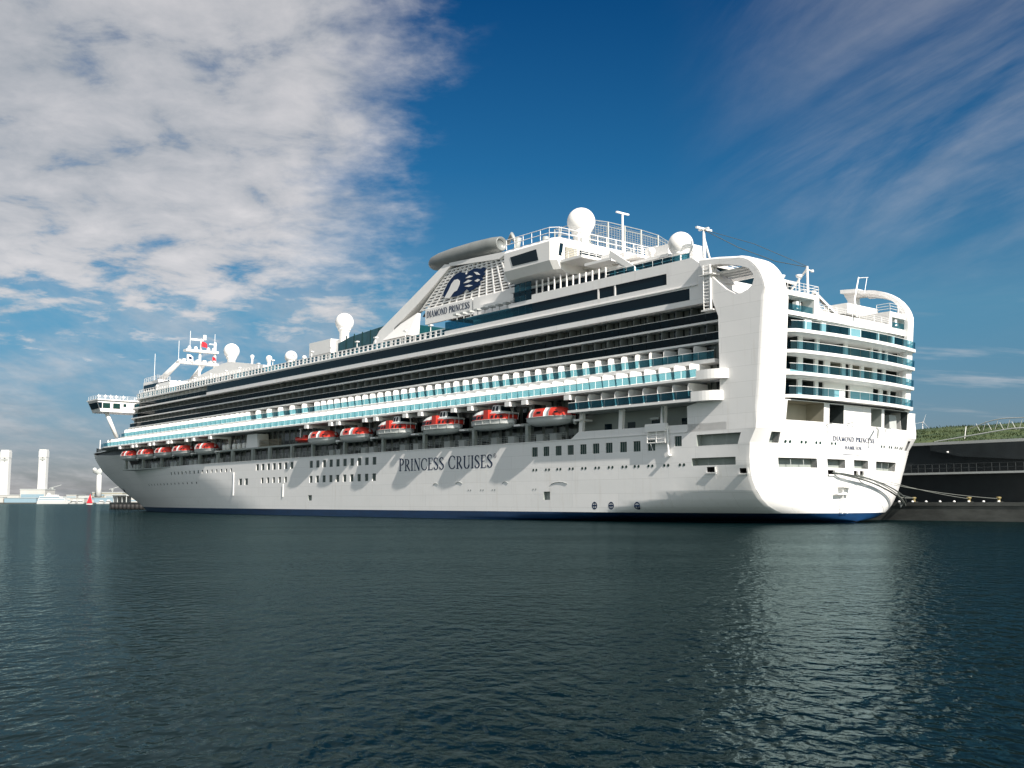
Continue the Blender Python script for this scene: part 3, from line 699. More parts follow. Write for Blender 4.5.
for (a, b) in (((-1.6, 7.6, 29.3), (1.5, -4.5, 26.7)), ((2.2, 6.2, 29.9), (3.4, -3.0, 28.0))):
    q = MB(); a, b = Vector(a), Vector(b); w_ = Vector((.0, .0, .38)); t_ = Vector((.45, 0, 0))
    q.hexa([a - w_, a - w_ + t_, b - w_ + t_, b - w_], [a, a + t_, b + t_, b]); q.build('stair_stringer', 'white', SHIP)
def railing(mb, pts, h=1.1, step=1.6, r=.035, bars=3):
    pts = [Vector(p) for p in pts]
    for i in range(bars):
        z = h * (i + 1) / bars; mb.tube([p + Vector((0, 0, z)) for p in pts], r, 4)
    for p, q in zip(pts, pts[1:]):
        n = max(1, int((q - p).length / step))
        for k in range(n + 1): c = p + (q - p) * k / n; mb.tube([c, c + Vector((0, 0, h))], r * 1.1, 4)
q = MB(); railing(q, [fu(14.3, 28.42), fu(11, 28.42), fu(7.9, 28.42), fu(7.9, 28.42, 6)]); railing(q, [fu(-8.8, 28.42, 2), fu(-8.8, 28.42), fu(-13.3, 28.42)]); railing(q, [fu(7.6, 26.56), fu(2, 26.56), fu(-3, 26.56), fu(-8.6, 26.56)], .8)
railing(q, [(9, -8, 29.2), (6.2, -8, 29.2), (6.2, 7.6, 29.2)]); q.build('deck_railing', 'white', SHIP)
# masts and lamps at the stern
q = MB(); q.tube([(-1.2, 8.5, 28.4), (-1.2, 8.5, 32.3)], .16, 6); q.tube([(-1.2, 8.5, 32.0), (2.6, 8.2, 28.6)], .14, 6); q.tube([(-1.2, 8.2, 31.9), (-1.2, 7.4, 31.8)], .08); q.box(-1.35, -1.05, 7.3, 7.6, 31.7, 32.0); q.build('stern_mast', 'white', SHIP)
q = MB(); q.tube([(-2.9, .3, 26.5), (-2.2, -.4, 29), (-2.0, -1.9, 32.2)], .14, 6, .09); q.tube([(-2.0, -1.9, 32.1), (-2.0, -4.2, 32.5)], .05, 4); q.tube([(-2, -3.9, 32.4), (-2.1, -3.0, 30.2)], .03, 4); q.build('ensign_staff', 'white', SHIP)
for v, x, z, w_ in ((13.6, -1.0, 28.4, 1.6), (9.9, -.9, 28.4, 2.2)):
    q = MB(); q.tube([(x, v, z), (x, v, z + w_)], .1, 6); q.lathe([(.12, 0), (.35, .18), (.42, .45), (.1, .5)], (x, v, z + w_), 10); q.build('deck_lamp', 'white', SHIP)

# ------------------------------------------------------------------ port side decks
core = MB(); core.box(7.5, 206, -15.2, 15.2, 11.5, 28.0); core.build('cabin_block', 'cabin', SHIP)
# promenade: floor, back wall with doors, ceiling, embarkation deck, columns
q = MB(); q.box(10.4, 211.5, 13.9, 18.3, 11.2, 11.43); q.build('promenade_floor', 'greywall', SHIP)
q = MB(); q.box(33, 211.5, 14.0, 14.3, 11.43, 17.7); q.build('promenade_wall', 'dark', SHIP)  # whitish wall, its heavy shade carried by the dark colour
q = MB(); q.box(10.3, 33, 15.25, 15.5, 11.43, 15.1); q.build('promenade_wall', 'greywall', SHIP)
for x in (13.2, 18.5, 23.0, 27.5):
    q = MB(); q.box(x - .7, x + .7, 15.5, 15.56, 11.5, 13.6); q.build('promenade_door', 'glass', SHIP)
q = MB(); q.box(32.5, 211.5, 14.3, 18.2, 14.05, 14.4); q.build('embarkation_deck', 'greywall', SHIP)
for x in (14.6, 22.2, 30.0):
    q = MB(); q.prism([(x - .35, 12.45), (x + .35, 12.45), (x + .15, 15.1), (x - .55, 15.1)], lambda s, z: (s, 18.6, z), lambda s, z: (s, 18.1, z)); q.build('column', 'white', SHIP)
for x in (41.9, 55.0, 68.7, 81.5, 94.8, 107.0, 115.6, 125.4, 133.2, 143.3, 151.0, 161.1, 172.2, 184.4, 197.0, 209.5):
    q = MB(); q.box(x - .32, x + .32, 17.8, 18.4, 11.53, 14.05); q.build('column', 'greywall', SHIP)
q = MB(); railing(q, [(33, 18.45, 11.5), (122, 18.45, 11.5), (210, 18.45, 11.5)], 1.1, 1.4, .022, 4); q.build('promenade_railing', 'steel', SHIP)
for x in (36.4, 39.4, 46.0, 50.2, 58.6, 62.6, 71.6, 75.7, 85.8, 88.6, 97.6, 100.2, 151.6, 154.2, 164.0, 167.0, 176.0, 178.4, 188.6, 191.0, 201.5, 204.0):
    q = MB(); q.box(x - .75, x + .75, 17.0, 18.0, 11.46, 12.5); q.box(x - .8, x + .8, 16.95, 18.05, 12.5, 12.6); q.build('deck_locker', 'fascia', SHIP)
q = MB(); q.prism([(131.0, 14.4), (136.6, 14.4), (136.2, 17.3), (131.4, 17.3)], lambda s, z: (s, 18.2, z), lambda s, z: (s, 15.5, z)); q.build('lift_trunk', 'white', SHIP)
q = MB()
for i in range(5): q.box(121.5, 130.6, 17.6, 18.0, 14.45 + i * .3, 14.6 + i * .3)
q.build('gangway_ladder', 'timber', SHIP)
for x in (139, 141.5, 144, 147.2, 149.2):
    q = MB(); q.lathe([(.5, 0), (.62, .1), (.62, 1.1), (.45, 1.3)], (x, 17.3, 14.4), 12); q.build('raft_canister', 'white', SHIP)
# projecting balcony decks: lower row at the quarter and the long row over the boats
def plan_slab(mb, pts, z0, z1): mb.prism(pts, lambda x, y: (x, y, z0), lambda x, y: (x, y, z1))
q = MB(); plan_slab(q, [(7.0, 14.5), (7.0, 20.2), (30.9, 20.2), (30.9, 14.5)], 15.12, 15.46); q.build('balcony_deck', 'white', SHIP)
q = MB(); plan_slab(q, [(7.0, 14.5), (7.0, 20.2), (222, 20.2), (229, 18.6), (236, 15.8), (241, 12), (243.5, 8), (243.5, -8), (241, -11), (236, -14), (206, -15), (206, 14.5)], 17.75, 18.06); q.build('balcony_deck', 'white', SHIP)
q = MB(); plan_slab(q, [(6.3, 14.5), (6.3, 17.9), (216, 17.9), (224, 15.5), (230, 11.5), (233, 6), (233, -8), (206, -15), (206, 14.5)], 20.04, 20.52); q.build('balcony_deck', 'white', SHIP)
q = MB(); plan_slab(q, [(6.0, 14.8), (6.0, 16.72), (213, 16.72), (220, 14), (224, 10), (226, -6), (206, -15), (206, 14.8)], 22.80, 23.06); q.build('balcony_deck', 'white', SHIP)
q = MB(); plan_slab(q, [(6.0, 14.8), (6.0, 16.72), (211, 16.72), (217, 14), (221, 9), (222, -6), (206, -15), (206, 14.8)], 25.36, 25.62); q.build('balcony_deck', 'white', SHIP)
q = MB(); plan_slab(q, [(158, 14.8), (158, 17.2), (209, 17.2), (215, 14), (218, 9), (218, -9), (206, -14.8)], 27.86, 28.2); q.build('balcony_deck', 'white', SHIP)
q = MB(); plan_slab(q, [(157, -15), (157, 17.5), (206, 17.3), (212, 14), (215, 9), (215, -9), (206, -15)], 30.25, 30.62); q.build('balcony_deck', 'white', SHIP)
# forward house under the decks: fronts rounded in plan
q = MB()
plan_slab(q, [(205, -14.8), (205, 15.0), (214, 14.6), (224, 12.5), (231, 8), (233, 0), (231, -8), (224, -11)], 18.06, 20.04)
plan_slab(q, [(205, -14.6), (205, 15.0), (212, 14.0), (220, 11), (224, 6), (225, 0), (224, -6), (216, -11)], 20.52, 22.8)
plan_slab(q, [(205, -14.6), (205, 15.0), (210, 14.0), (217, 11), (220, 6), (221, 0), (220, -6), (213, -11)], 23.06, 25.36)
plan_slab(q, [(205, -14.6), (205, 15.0), (209, 14.0), (214, 11), (217, 6), (218, 0), (217, -6), (210, -11)], 25.62, 27.86)
plan_slab(q, [(157.2, -14.6), (157.2, 15.2), (208, 15.0), (212, 11), (214, 6), (214, -6), (208, -13)], 28.2, 30.25)
q.build('cabin_block', 'cabin', SHIP)
q = MB(); q.box(7.0, 206, 15.2, 16.0, 18.06, 20.04); q.box(7.0, 31, 15.2, 16.2, 15.46, 17.75); q.build('cabin_block', 'cabin', SHIP)
# solid white ends where the projecting decks run into the fin
for z0, z1, xa in ((15.08, 16.3, 4.4), (17.72, 18.9, 3.5)):
    q = MB(); x1 = xa + 3.9
    plan_slab(q, [(x1, 18.76), (x1, 20.24)] + [(xa + 2.6 - 2.6 * math.sin(a), 18.76 + 1.48 * math.cos(a)) for a in [i * math.pi / 16 for i in range(9)]], z0, z1); q.build('balcony_end', 'white', SHIP)
# glass and rails
def balc_glass(x0, x1, v, z, bay, name='glass_balustrade', m='teal', ph=0.0):
    g = MB(); x = x0
    while x < x1 - .1:
        e = min(x + bay, x1); g.box(x + .05, e - .05, v - .06, v - .03, z + .06, z + 1.0); x = e
    g.build(name, m, SHIP)
    r_ = MB(); r_.tube([(x0, v - .05, z + 1.04), (x1, v - .05, z + 1.04)], .04, 4); r_.build('handrail', 'white', SHIP)
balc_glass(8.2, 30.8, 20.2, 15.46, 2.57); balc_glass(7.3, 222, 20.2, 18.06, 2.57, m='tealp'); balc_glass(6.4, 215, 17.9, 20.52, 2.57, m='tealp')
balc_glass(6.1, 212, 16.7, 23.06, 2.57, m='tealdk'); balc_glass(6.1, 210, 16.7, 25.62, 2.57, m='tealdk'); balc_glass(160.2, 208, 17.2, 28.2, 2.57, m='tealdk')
g = MB(); g.sheet([0, 1], [18.1, 19.1], lambda t_, z: (222 + 7 * t_, 20.15 - 1.6 * t_, z)); g.sheet([0, 1], [18.1, 19.1], lambda t_, z: (229 + 7 * t_, 18.5 - 2.8 * t_, z)); g.sheet([0, 1], [20.55, 21.5], lambda t_, z: (216 + 8 * t_, 17.85 - 2.4 * t_, z)); g.build('glass_balustrade', 'teal', SHIP)
# partitions between the balconies: rounded at the outer top corner
def part_mesh(v0, v1, h, r):
    p = MB(); pts = [(v0, 0), (v1, 0)] + [(v1 - r + r * math.cos(a), h - r + r * math.sin(a)) for a in (0, .4, .8, 1.2, math.pi / 2)] + [(v0, h)]
    p.prism(pts, lambda y, z: (-.04, y, z), lambda y, z: (.04, y, z)); return p
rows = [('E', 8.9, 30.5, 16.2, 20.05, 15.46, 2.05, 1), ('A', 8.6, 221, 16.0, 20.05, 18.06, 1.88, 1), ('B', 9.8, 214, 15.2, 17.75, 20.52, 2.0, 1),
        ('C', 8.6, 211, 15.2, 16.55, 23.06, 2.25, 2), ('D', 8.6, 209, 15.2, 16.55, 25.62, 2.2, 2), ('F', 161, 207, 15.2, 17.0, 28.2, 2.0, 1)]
indiv = 0
for nm, xa, xb, v0, v1, z, h, step in rows:
    proto = None; rest = MB(); first = part_mesh(v0, v1, h, .45); x = xa; k = 0
    while x < xb:
        gap = nm == 'B' and 110 < x < 137 and k % 2
        if not gap:
            if nm in 'EAB' and x < 118 and indiv < 100:
                if proto is None: proto = o = part_mesh(v0, v1, h, .45).build('balcony_partition', 'white', SHIP, (x, 0, z))
                else: o = proto.copy(); COL.objects.link(o); o.location = (x, 0, z)
                indiv += 1
            else:
                rest.add([(a + x, b, c + z) for a, b, c in first.v], first.f, False)
        x += 2.572; k += 1
    if rest.v: rest.build('balcony_partition', 'shadepart' if nm in 'CD' else 'white', SHIP)['kind'] = 'stuff'
# balcony chairs and tables seen as small pale shapes
# flush window bands above the balconies
q = MB()
q.box(5.6, 159.7, 14.9, 17.62, 27.84, 28.57); q.box(5.6, 10.4, 14.9, 17.62, 28.57, 30.1)
q.prism([(5.2, 30.1), (14.3, 30.1), (14.3, 34.05), (9.9, 34.05), (8.0, 32.6), (5.6, 30.7)], lambda s, z: (s, 17.62, z), lambda s, z: (s, 14.9, z))
q.box(14.3, 64, 14.9, 17.62, 30.1, 31.2); q.box(64, 159.7, 14.9, 17.62, 30.1, 30.62); q.box(14.3, 41.6, 14.9, 17.62, 32.7, 34.05)
q.box(41.6, 47, 14.9, 17.62, 32.7, 33.35)
for x in (27.2, 23.9): q.box(x - .14, x + .14, 17.4, 17.60, 31.2, 32.7)
q.build('upper_side_wall', 'hull', SHIP)
q = MB(); q.box(9.0, 161, 17.63, 17.80, 30.3, 30.42); q.build('ledge', 'white', SHIP)
q = MB(); q.box(10.4, 159.7, 15, 17.5, 28.58, 30.09); q.build('window_band', 'glass', SHIP)
q = MB(); q.box(14.31, 41.6, 15, 17.5, 31.21, 32.69); q.build('window_band', 'glass', SHIP)
q = MB()
for i in range(14): x = 41.7 + i * 1.6; q.box(x, x + 1.5, 17.42, 17.5, 31.21, 32.75)
q.build('windscreen', 'teal', SHIP)
q = MB()
for i in range(3): x = 42 + i * 1.35; q.box(x, x + 1.2, 17.3, 17.4, 33.4, 36.3)
q.build('windscreen', 'teal', SHIP)
q = MB(); q.box(46.8, 60.5, 9, 14.2, 31, 35.3); q.build('deck_house', 'white', SHIP); q = MB(); q.box(46.8, 62.6, 9, 12.62, 35.31, 37.25); q.build('deck_house', 'white', SHIP); q = MB(); q.box(41.7, 60, 14.3, 16.2, 32.9, 33.2); q.build('deck_ledge', 'white', SHIP)
q = MB()
for i in range(9): x = 48 + i * 1.9; q.tube([(x, 15.6, 32.6), (x, 15.6, 34.4)], .07, 5); q.box(x - .5, x + .4, 15.2, 16.2, 34.0, 34.3)
q.build('awning_frame', 'fascia', SHIP)
# glass rail along the wall top and the long open deck
q = MB()
for i in range(9): x = 10.6 + i * 1.65; q.box(x, x + 1.35, 17.2, 17.26, 34.1, 34.9)
q.build('glass_balustrade', 'teal', SHIP)
q = MB(); q.box(64.5, 206, 17.1, 17.16, 30.7, 31.65); q.build('glass_balustrade', 'teal', SHIP)
q = MB(); x = 65.3; q.box(64.4, 206, 17.07, 17.19, 31.66, 31.74)
while x < 206: q.box(x, x + .5, 17.17, 17.24, 30.64, 31.7); x += 1.55
q.build('rail_stanchions', 'white', SHIP)
q = MB(); railing(q, [(64, 17.2, 30.62), (110, 17.2, 30.62), (158, 17.2, 30.62), (206, 17.2, 30.62)], 1.15, 3.1, .04, 2); railing(q, [(10, 17.2, 34.05), (26, 17.2, 34.05)], .95, 1.65, .035, 2); q.build('deck_railing', 'white', SHIP)
for i in range(16):
    x = 70 + i * 8.3 + random.uniform(-1.5, 1.5); q = MB(); q.tube([(x, 16.6, 30.6), (x, 16.6, 33.0)], .07, 5); q.box(x - .35, x + .35, 16.3, 16.9, 32.95, 33.15); q.build('deck_lamp', 'white', SHIP)
# ladder tower against the fin
q = MB()
for x in (5.9, 7.0):
    for v in (17.8, 18.9): q.tube([(x, v, 26.6), (x, v, 32.3)], .07, 4)
for i in range(14):
    z = 26.7 + i * .42; q.tube([(5.9, 18.9, z), (7.0, 18.9, z)], .05, 4); q.tube([(5.9, 17.8, z), (5.9, 18.9, z)], .05, 4); q.tube([(7.0, 17.8, z), (7.0, 18.9, z)], .05, 4)
q.box(5.5, 7.4, 17.7, 19.0, 26.45, 26.6); q.box(5.3, 7.6, 17.7, 19.1, 31.0, 31.1); q.box(5.9, 6.1, 18.5, 18.9, 26.6, 32.0)
q.build('ladder_tower', 'white', SHIP)
# accommodation ladder platform hung on the quarter
q = MB(); q.box(13.4, 17.0, 18.76, 19.35, 11.75, 12.6); q.box(13.4, 17.0, 18.76, 19.3, 12.6, 12.75)
for x in (13.5, 15.0, 16.6):
    q.tube([(x, 19.3, 10.3), (x, 19.3, 11.75)], .05, 4); q.tube([(x, 18.9, 10.3), (x, 19.3, 10.3)], .05, 4)
for z in (10.3, 10.8, 11.3): q.tube([(13.5, 19.3, z), (16.6, 19.3, z)], .045, 4)
q.box(13.5, 16.7, 18.85, 19.3, 10.2, 10.3); q.tube([(13.3, 19.1, 12.0), (13.2, 19.0, 8.7)], .12, 6); q.tube([(16.0, 19.3, 10.2), (15.9, 19.0, 9.2)], .05, 4); q.box(12.9, 13.5, 18.8, 19.3, 8.55, 8.7)
q.build('boarding_platform', 'white', SHIP)
q = MB(); q.tube([(14.4, 18.5, 12.6), (14.2, 18.9, 15.0)], .13, 6); q.box(15.5, 17.0, 17.5, 18.3, 13.4, 13.7); q.build('davit_arm', 'greywall', SHIP)
# bow: mooring deck under the forecastle, plated over
q = MB()
for sg in (1, -1): q.sheet([212.5 + 3.9 * i for i in range(21)], [0, 1], lambda a, b: (min(a, 288) - .6, VC + sg * max(0.0, hb(a, ztop(a)) - 1.0), ztop(a) + b * 1.9), smooth=True)
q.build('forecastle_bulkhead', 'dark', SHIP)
q = MB(); xs = [212.5 + 3.9 * i for i in range(21)]
for dz in (1.7, 1.95):
    q.sheet(xs, [-1, 0, 1], lambda a, b: (a, VC + b * hb(a, min(19.9, ztop(a) + .6)), min(ztop(a) + dz, 17.7 + (dz - 1.7) + (max(0, a - 250) * .03))))
for sg in (1, -1): q.sheet(xs, [1.7, 1.95], lambda a, dz: (a, VC + sg * hb(a, min(19.9, ztop(a) + .6)), min(ztop(a) + dz, 17.7 + (dz - 1.7) + (max(0, a - 250) * .03))))
q.build('forecastle_deck', 'white', SHIP)
q = MB(); q.lathe([(1.2, 0), (1.5, .8), (1.1, 1.9), (.3, 2.3)], (262, 4.5, 18.3), 14); q.tube([(284, VC, 19.6), (284, VC, 23.5)], .12, 6); q.build('bow_fitting', 'white', SHIP)
for sg in (1,):
    q = MB(); q.tube([(255, VC + hb(255, 7.5) + .15, 8.4), (254.5, VC + hb(254.5, 6) + .15, 6.4)], .28, 8); q.tube([(253.2, VC + hb(253, 6.2) + .2, 6.8), (254.5, VC + hb(254.5, 5.9) + .25, 6.0), (256, VC + hb(256, 6.2) + .2, 6.9)], .25, 8); q.build('anchor', 'navy', SHIP)
# bridge wing with raked end, windows and strut
def wing(sg):
    bw = MB(); y = lambda v: VC + sg * (v - VC)
    bw.hexa([(214, y(10), 27.3), (222, y(10), 27.3), (222, y(23.6), 27.3), (214, y(24.1), 27.3)], [(214, y(10), 30.9), (222, y(10), 30.9), (222, y(25.1), 30.4), (214, y(25.1), 30.4)])
    bw.box(213.5, 222.5, y(10.2), y(25.2), 30.42, 30.75); return bw.build('bridge_wing', 'white', SHIP)
BW = wing(1); wing(-1)
for a, b in ((21.6, 23.6), (18.9, 20.8), (17.2, 18.0)):
    q = MB(); q.box(213.85, 213.97, a, b, 28.3 if a > 18 else 28.9, 29.7); q.build('bridge_window', 'hullglass', BW)
q = MB(); q.add([(214.8, 24.42, 28.2), (221.5, 24.1, 28.2), (221.5, 24.95, 29.8), (214.8, 24.95, 29.8)], [(0, 1, 2, 3)]); q.add([(213.9, 23.8, 28.2), (213.9, 24.35, 28.2), (213.9, 25.0, 29.8), (213.9, 23.8, 29.8)], [(0, 1, 2, 3)]); q.build('bridge_window', 'glass', BW)
q = MB(); q.tube([(216, 21.9, 27.3), (216, 18.7, 20.4)], .55, 8); q.build('wing_strut', 'white', SHIP)
q = MB(); railing(q, [(214, 11, 30.75), (214, 24.9, 30.75), (222, 24.9, 30.75)], 1.0, 1.8)
for v in (13, 17, 19, 20.5, 22, 23.8): q.tube([(217, v, 30.7), (217, v, 32.3)], .08, 5); q.box(216.7, 217.3, v - .4, v + .4, 31.6, 31.9)
q.build('wing_railing', 'white', SHIP)

# ------------------------------------------------------------------ upper works
q = MB(); q.box(206, 217, -9, 11.5, 30.62, 36.3); q.box(196, 206, -12, 12, 30.62, 35.0); q.box(160, 196, -12, 10.5, 30.62, 33.6); q.build('upper_house', 'white', SHIP)
q = MB(); q.box(198, 216.5, 11.52, 11.6, 33.9, 35.4); q.build('window_band', 'glass', SHIP)
q = MB()
for i in range(17): x = 160.5 + i * 2.1; q.box(x, x + 1.3, 10.52, 10.6, 31.0, 33.3)
q.build('window_band', 'hullglass', SHIP)
q = MB(); q.prism([(150, 33.6), (196, 33.6), (196, 34.6), (173, 37.6), (168, 37.6), (150, 35.0)], lambda s, z: (s, 8.0, z), lambda s, z: (s, -7, z)); q.build('upper_house', 'white', SHIP)
q = MB(); railing(q, [(150, 9, 33.6), (196, 9.5, 33.6)], 1.2, 1.6, .05, 3); railing(q, [(197, 11.8, 35.0), (206, 11.8, 36.3), (217, 11.2, 36.3)], 1.2, 1.6, .05, 3); railing(q, [(158, 16.5, 30.7), (206, 16.5, 30.7)], 2.2, 1.55, .06, 3); q.build('deck_railing', 'white', SHIP)
# foremast: sloping legs, two cross platforms, radar arms and whips
q = MB()
for sg in (1, -1): q.tube([(226 if sg > 0 else 224, VC + sg * 4.5, 36.3), (209, VC + sg * 3.6, 42.5)], 1.0, 8, .6)
q.tube([(205, .2, 35), (205, .2, 45.3)], .35, 8); q.tube([(205, -4.3, 34), (205, -4.2, 48.0)], .5, 8, .35)
q.box(203.8, 206.2, -5.0, 6.7, 41.2, 41.75); q.box(203.9, 206.1, -4.9, 4.7, 44.7, 45.3)
for v in (-3, -1, 1, 3, 5): q.box(204.3, 205.7, v - .4, v + .4, 41.75, 42.5)
for v in (-3.8, -2.2, 1.5, 3.4): q.lathe([(.4, 0), (.55, .5), (.3, 1.0)], (205, v, 45.3), 10)
q.tube([(205, .0, 45.3), (205, .0, 48.6)], .25, 6); q.box(204.7, 205.3, -.6, 3.0, 48.0, 48.5); q.box(204.8, 205.2, -1.4, -.6, 48.4, 49.8); q.box(204.8, 205.2, -4.6, -2.4, 47.2, 47.5)
FM = q.build('foremast', 'white', SHIP)
for v, z0, z1, x in ((3.2, 45.3, 50.6, 205), (-4.1, 48, 50.4, 205), (6.4, 41.7, 47.5, 205), (9.6, 36.3, 44.5, 214)):
    q = MB(); q.tube([(x, v, z0), (x, v, z1)], .07, 4); q.build('whip_aerial', 'white', FM)
# satellite domes
def radome(x, y, z, r, zb, name='radome'):
    q = MB(); q.ball((x, y, z), r); o = q.build(name, 'white', SHIP)
    p = MB(); p.lathe([(r * .66, z - r * .95), (r * .74, z - r * .62), (r * .60, z - r * .60), (r * .62, z - r * 1.0), (r * .52, z - r * 1.12), (r * .5, zb)], (x, y, 0), 20)
    p.build('pedestal', 'white', o)
radome(38, 10.5, 45.9, 2.2, 41.9); radome(14, 15.0, 37.0, 1.7, 33.0); radome(118, 5, 41.3, 2.0, 36.5); radome(140, 6, 36.0, 1.45, 33.0); radome(174, 5, 41.2, 2.0, 37.2)
radome(151, 6, 36.8, .75, 34.9); radome(160, 6, 38.2, .5, 36.0); radome(130, 8, 34.6, .5, 31); radome(22, 12, 38.0, .55, 36.6)
q = MB()
for a in (0.4, 1.2, 2.0, 2.8): q.tube([(38 + 1.9 * math.cos(a * 2), 10.5 + 1.9 * math.sin(a * 2), 41.9), (38 + .6 * math.cos(a * 2), 10.5 + .6 * math.sin(a * 2), 44.2)], .08, 4)
q.tube([(40.8, 13.4, 41.9), (40.3, 12.6, 45.2)], .1, 4); q.tube([(39.6, 13.6, 41.9), (40.3, 12.6, 45.2)], .1, 4); q.build('dome_tripod', 'steel', SHIP)
# observation lounge carried high across the stern
lo = MB()
sec = [(16.8, 36.6), (18.0, 37.0), (18.75, 38.3), (18.75, 41.2), (18.3, 41.75), (-17.2, 41.75), (-17.6, 41.2), (-17.6, 38.3), (-15.5, 36.6)]
def lounge(x0, x1, inset=0.0): lo.prism([(y, z) for y, z in sec], lambda y, z: (x0, y, z), lambda y, z: (x1, y, z))
lounge(36.2, 46.8)
r0 = [(y * .965 + .02, z if z < 39 else z) for y, z in sec]
n = len(sec); lo.add([(36.2, y, z) for y, z in sec] + [(35.2, y, z) for y, z in r0], [(i, (i + 1) % n, n + (i + 1) % n, n + i) for i in range(n)] + [tuple(range(n, 2 * n))], False)
lo.prism([(46.8, 36.6), (46.8, 41.75), (50, 41.0), (51, 38.0)], lambda x, z: (x, 15.5, z), lambda x, z: (x, -14, z))
LO = lo.build('observation_lounge', 'white', SHIP)
q = MB(); q.prism([(45.3, 40.35), (39.2, 40.5), (38.7, 38.75), (44.7, 38.85)], lambda s, z: (s, 18.80, z), lambda s, z: (s, 18.7, z)); q.build('lounge_window', 'glass', LO)
q = MB(); q.add([(35.16, 17.9, 39.0), (35.16, 17.2, 39.0), (35.16, 16.9, 40.9), (35.16, 17.6, 40.9)], [(0, 1, 2, 3)]); q.box(34.95, 35.15, 2.2, 13.6, 38.9, 40.3); q.box(34.95, 35.15, -14, 1.2, 38.9, 40.3); q.build('lounge_window', 'glass', LO)
q = MB(); q.box(34.9, 35.14, 14.4, 16.6, 38.7, 40.4); q.build('lounge_bay', 'beige', LO)
q = MB(); q.box(30.5, 35.2, 12.8, 17.6, 37.9, 38.3); q.box(24, 35.2, -15, 12.8, 37.5, 37.9); q.box(19, 30, -15, 9, 36.0, 36.4); q.box(27, 34.9, -14, 12, 36.4, 38.9); q.box(47, 62, -10, 10, 36, 40.5); q.build('lounge_terrace', 'white', LO)
q = MB(); railing(q, [(46.5, 18.5, 41.75), (36.5, 18.5, 41.75), (35.4, 17.5, 41.75), (35.4, -16.5, 41.75)], 1.6, 2.0, .06, 2); railing(q, [(35, 17.4, 38.3), (30.7, 17.4, 38.3), (30.7, 13, 38.3)], 1.1, 1.2, .05, 3); railing(q, [(30.5, 12.6, 37.9), (24.2, 12.6, 37.9), (24.2, -14, 37.9)], 1.1, 1.2, .05, 3); railing(q, [(19.2, 8.8, 36.4), (19.2, -14, 36.4)], 1.1, 1.2, .05, 3); q.build('deck_railing', 'white', SHIP)
# rows of posts and shaded glass under the lounge
q = MB(); q.box(17, 50, -14, 14.2, 30.7, 35.9); q.build('pool_house', 'glass', SHIP)
q = MB(); q.box(16.5, 50, -14.5, 14.8, 35.9, 36.3); q.build('pool_deck', 'white', SHIP)
for i in range(12):
    x = 41.0 - i * 1.35; q = MB(); q.box(x - .07, x + .07, 17.0, 17.2, 34.05, 36.2 if x > 34 else 35.7); q.build('post', 'white', SHIP)
q = MB()
for i in range(5): x = 21 + i * .62; q.box(x, x + .62, 14.9, 17.0, 34.2 + i * .42, 34.5 + i * .42)
q.hexa([(20.6, 16.9, 34.05), (20.6, 17.1, 34.05), (25.4, 17.1, 37.0), (25.4, 16.9, 37.0)], [(20.6, 16.9, 34.9), (20.6, 17.1, 34.9), (25.4, 17.1, 38.1), (25.4, 16.9, 38.1)]); q.box(25.4, 30.5, 13, 17.1, 36.6, 37.0); q.build('deck_stair', 'white', SHIP)
for x, y, z0, z1 in ((22, 10, 36.4, 39), (18, 12, 36.3, 38.2), (17, 8, 36.3, 38.6), (27, 14, 36.3, 38.2)):
    q = MB(); q.box(x, x + 2.2, y - 1, y + 1, z0, z1); q.build('deck_house', 'white', SHIP)
# sports court netting on top
q = MB(); nb = [(33.5, 9.5), (33.5, 5.0), (33.5, 0.5), (33.5, -4.0), (33.5, -8.5), (33.5, -13.0)]
ps = [(38, 8.8, 46.6), (38, 4.6, 46.9), (38, .8, 46.9), (38, -3.0, 46.9), (38, -7.1, 46.7), (38, -11.0, 45.6)]
for p in ps: q.tube([(p[0], p[1], 41.75), p], .16, 6)
for p in ps: q.tube([(46, p[1], 41.75), (46, p[1], p[2])], .12, 6)
for f in (1.0, .86): q.tube([(p[0], p[1], 41.75 + (p[2] - 41.75) * f) for p in ps], .07, 4); q.tube([(46, p[1], 41.75 + (p[2] - 41.75) * f) for p in ps], .06, 4)
for p in (ps[0], ps[2], ps[-1]): q.tube([p, (46, p[1], p[2])], .06, 4)
CG = q.build('court_frame', 'steel', SHIP)
q = MB()
for i in range(1, 13):
    f = i / 13.0; q.tube([(38.02, p[1], 41.9 + (p[2] - 41.9) * f) for p in ps], .035, 3)
    q.tube([(46.02, p[1], 41.9 + (p[2] - 41.9) * f) for p in ps], .03, 3)
for i in range(33):
    y = 8.6 - i * .6; q.tube([(38.02, y, 41.9), (38.02, y, 46.2)], .03, 3)
for i in range(10): x = 38 + i * .8; q.tube([(x, 8.7, 46.7), (x, -10, 46.0)], .03, 3)
q.build('court_net', 'steel', CG)
for x, y, z0, z1, a in ((38, 1.3, 41.8, 48.9, 1.4), (10, 15, 33.8, 38.3, 1.5)):
    q = MB(); q.tube([(x, y, z0), (x, y, z1)], .26, 8, .14); q.box(x - .15, x + .15, y - a, y + a, z1 - .1, z1 + .14)
    if x == 10: q.tube([(x + .2, y - 1.6, z0), (x, y, z1 - 1.2)], .18, 6); q.box(x - .8, x + .8, y - .15, y + .15, z1 - .1, z1 + .1)
    q.build('light_mast', 'white', SHIP)
q = MB(); q.tube([(10, 15, 38.2), (6, 13, 35.4), (2, 10.6, 33.2), (-1.2, 8.5, 32.2)], .045, 4); q.tube([(10, 14, 38.2), (5, 11, 36.0), (-1.2, 8.5, 32.3)], .035, 4); q.build('aerial_wire', 'ropedark', SHIP)
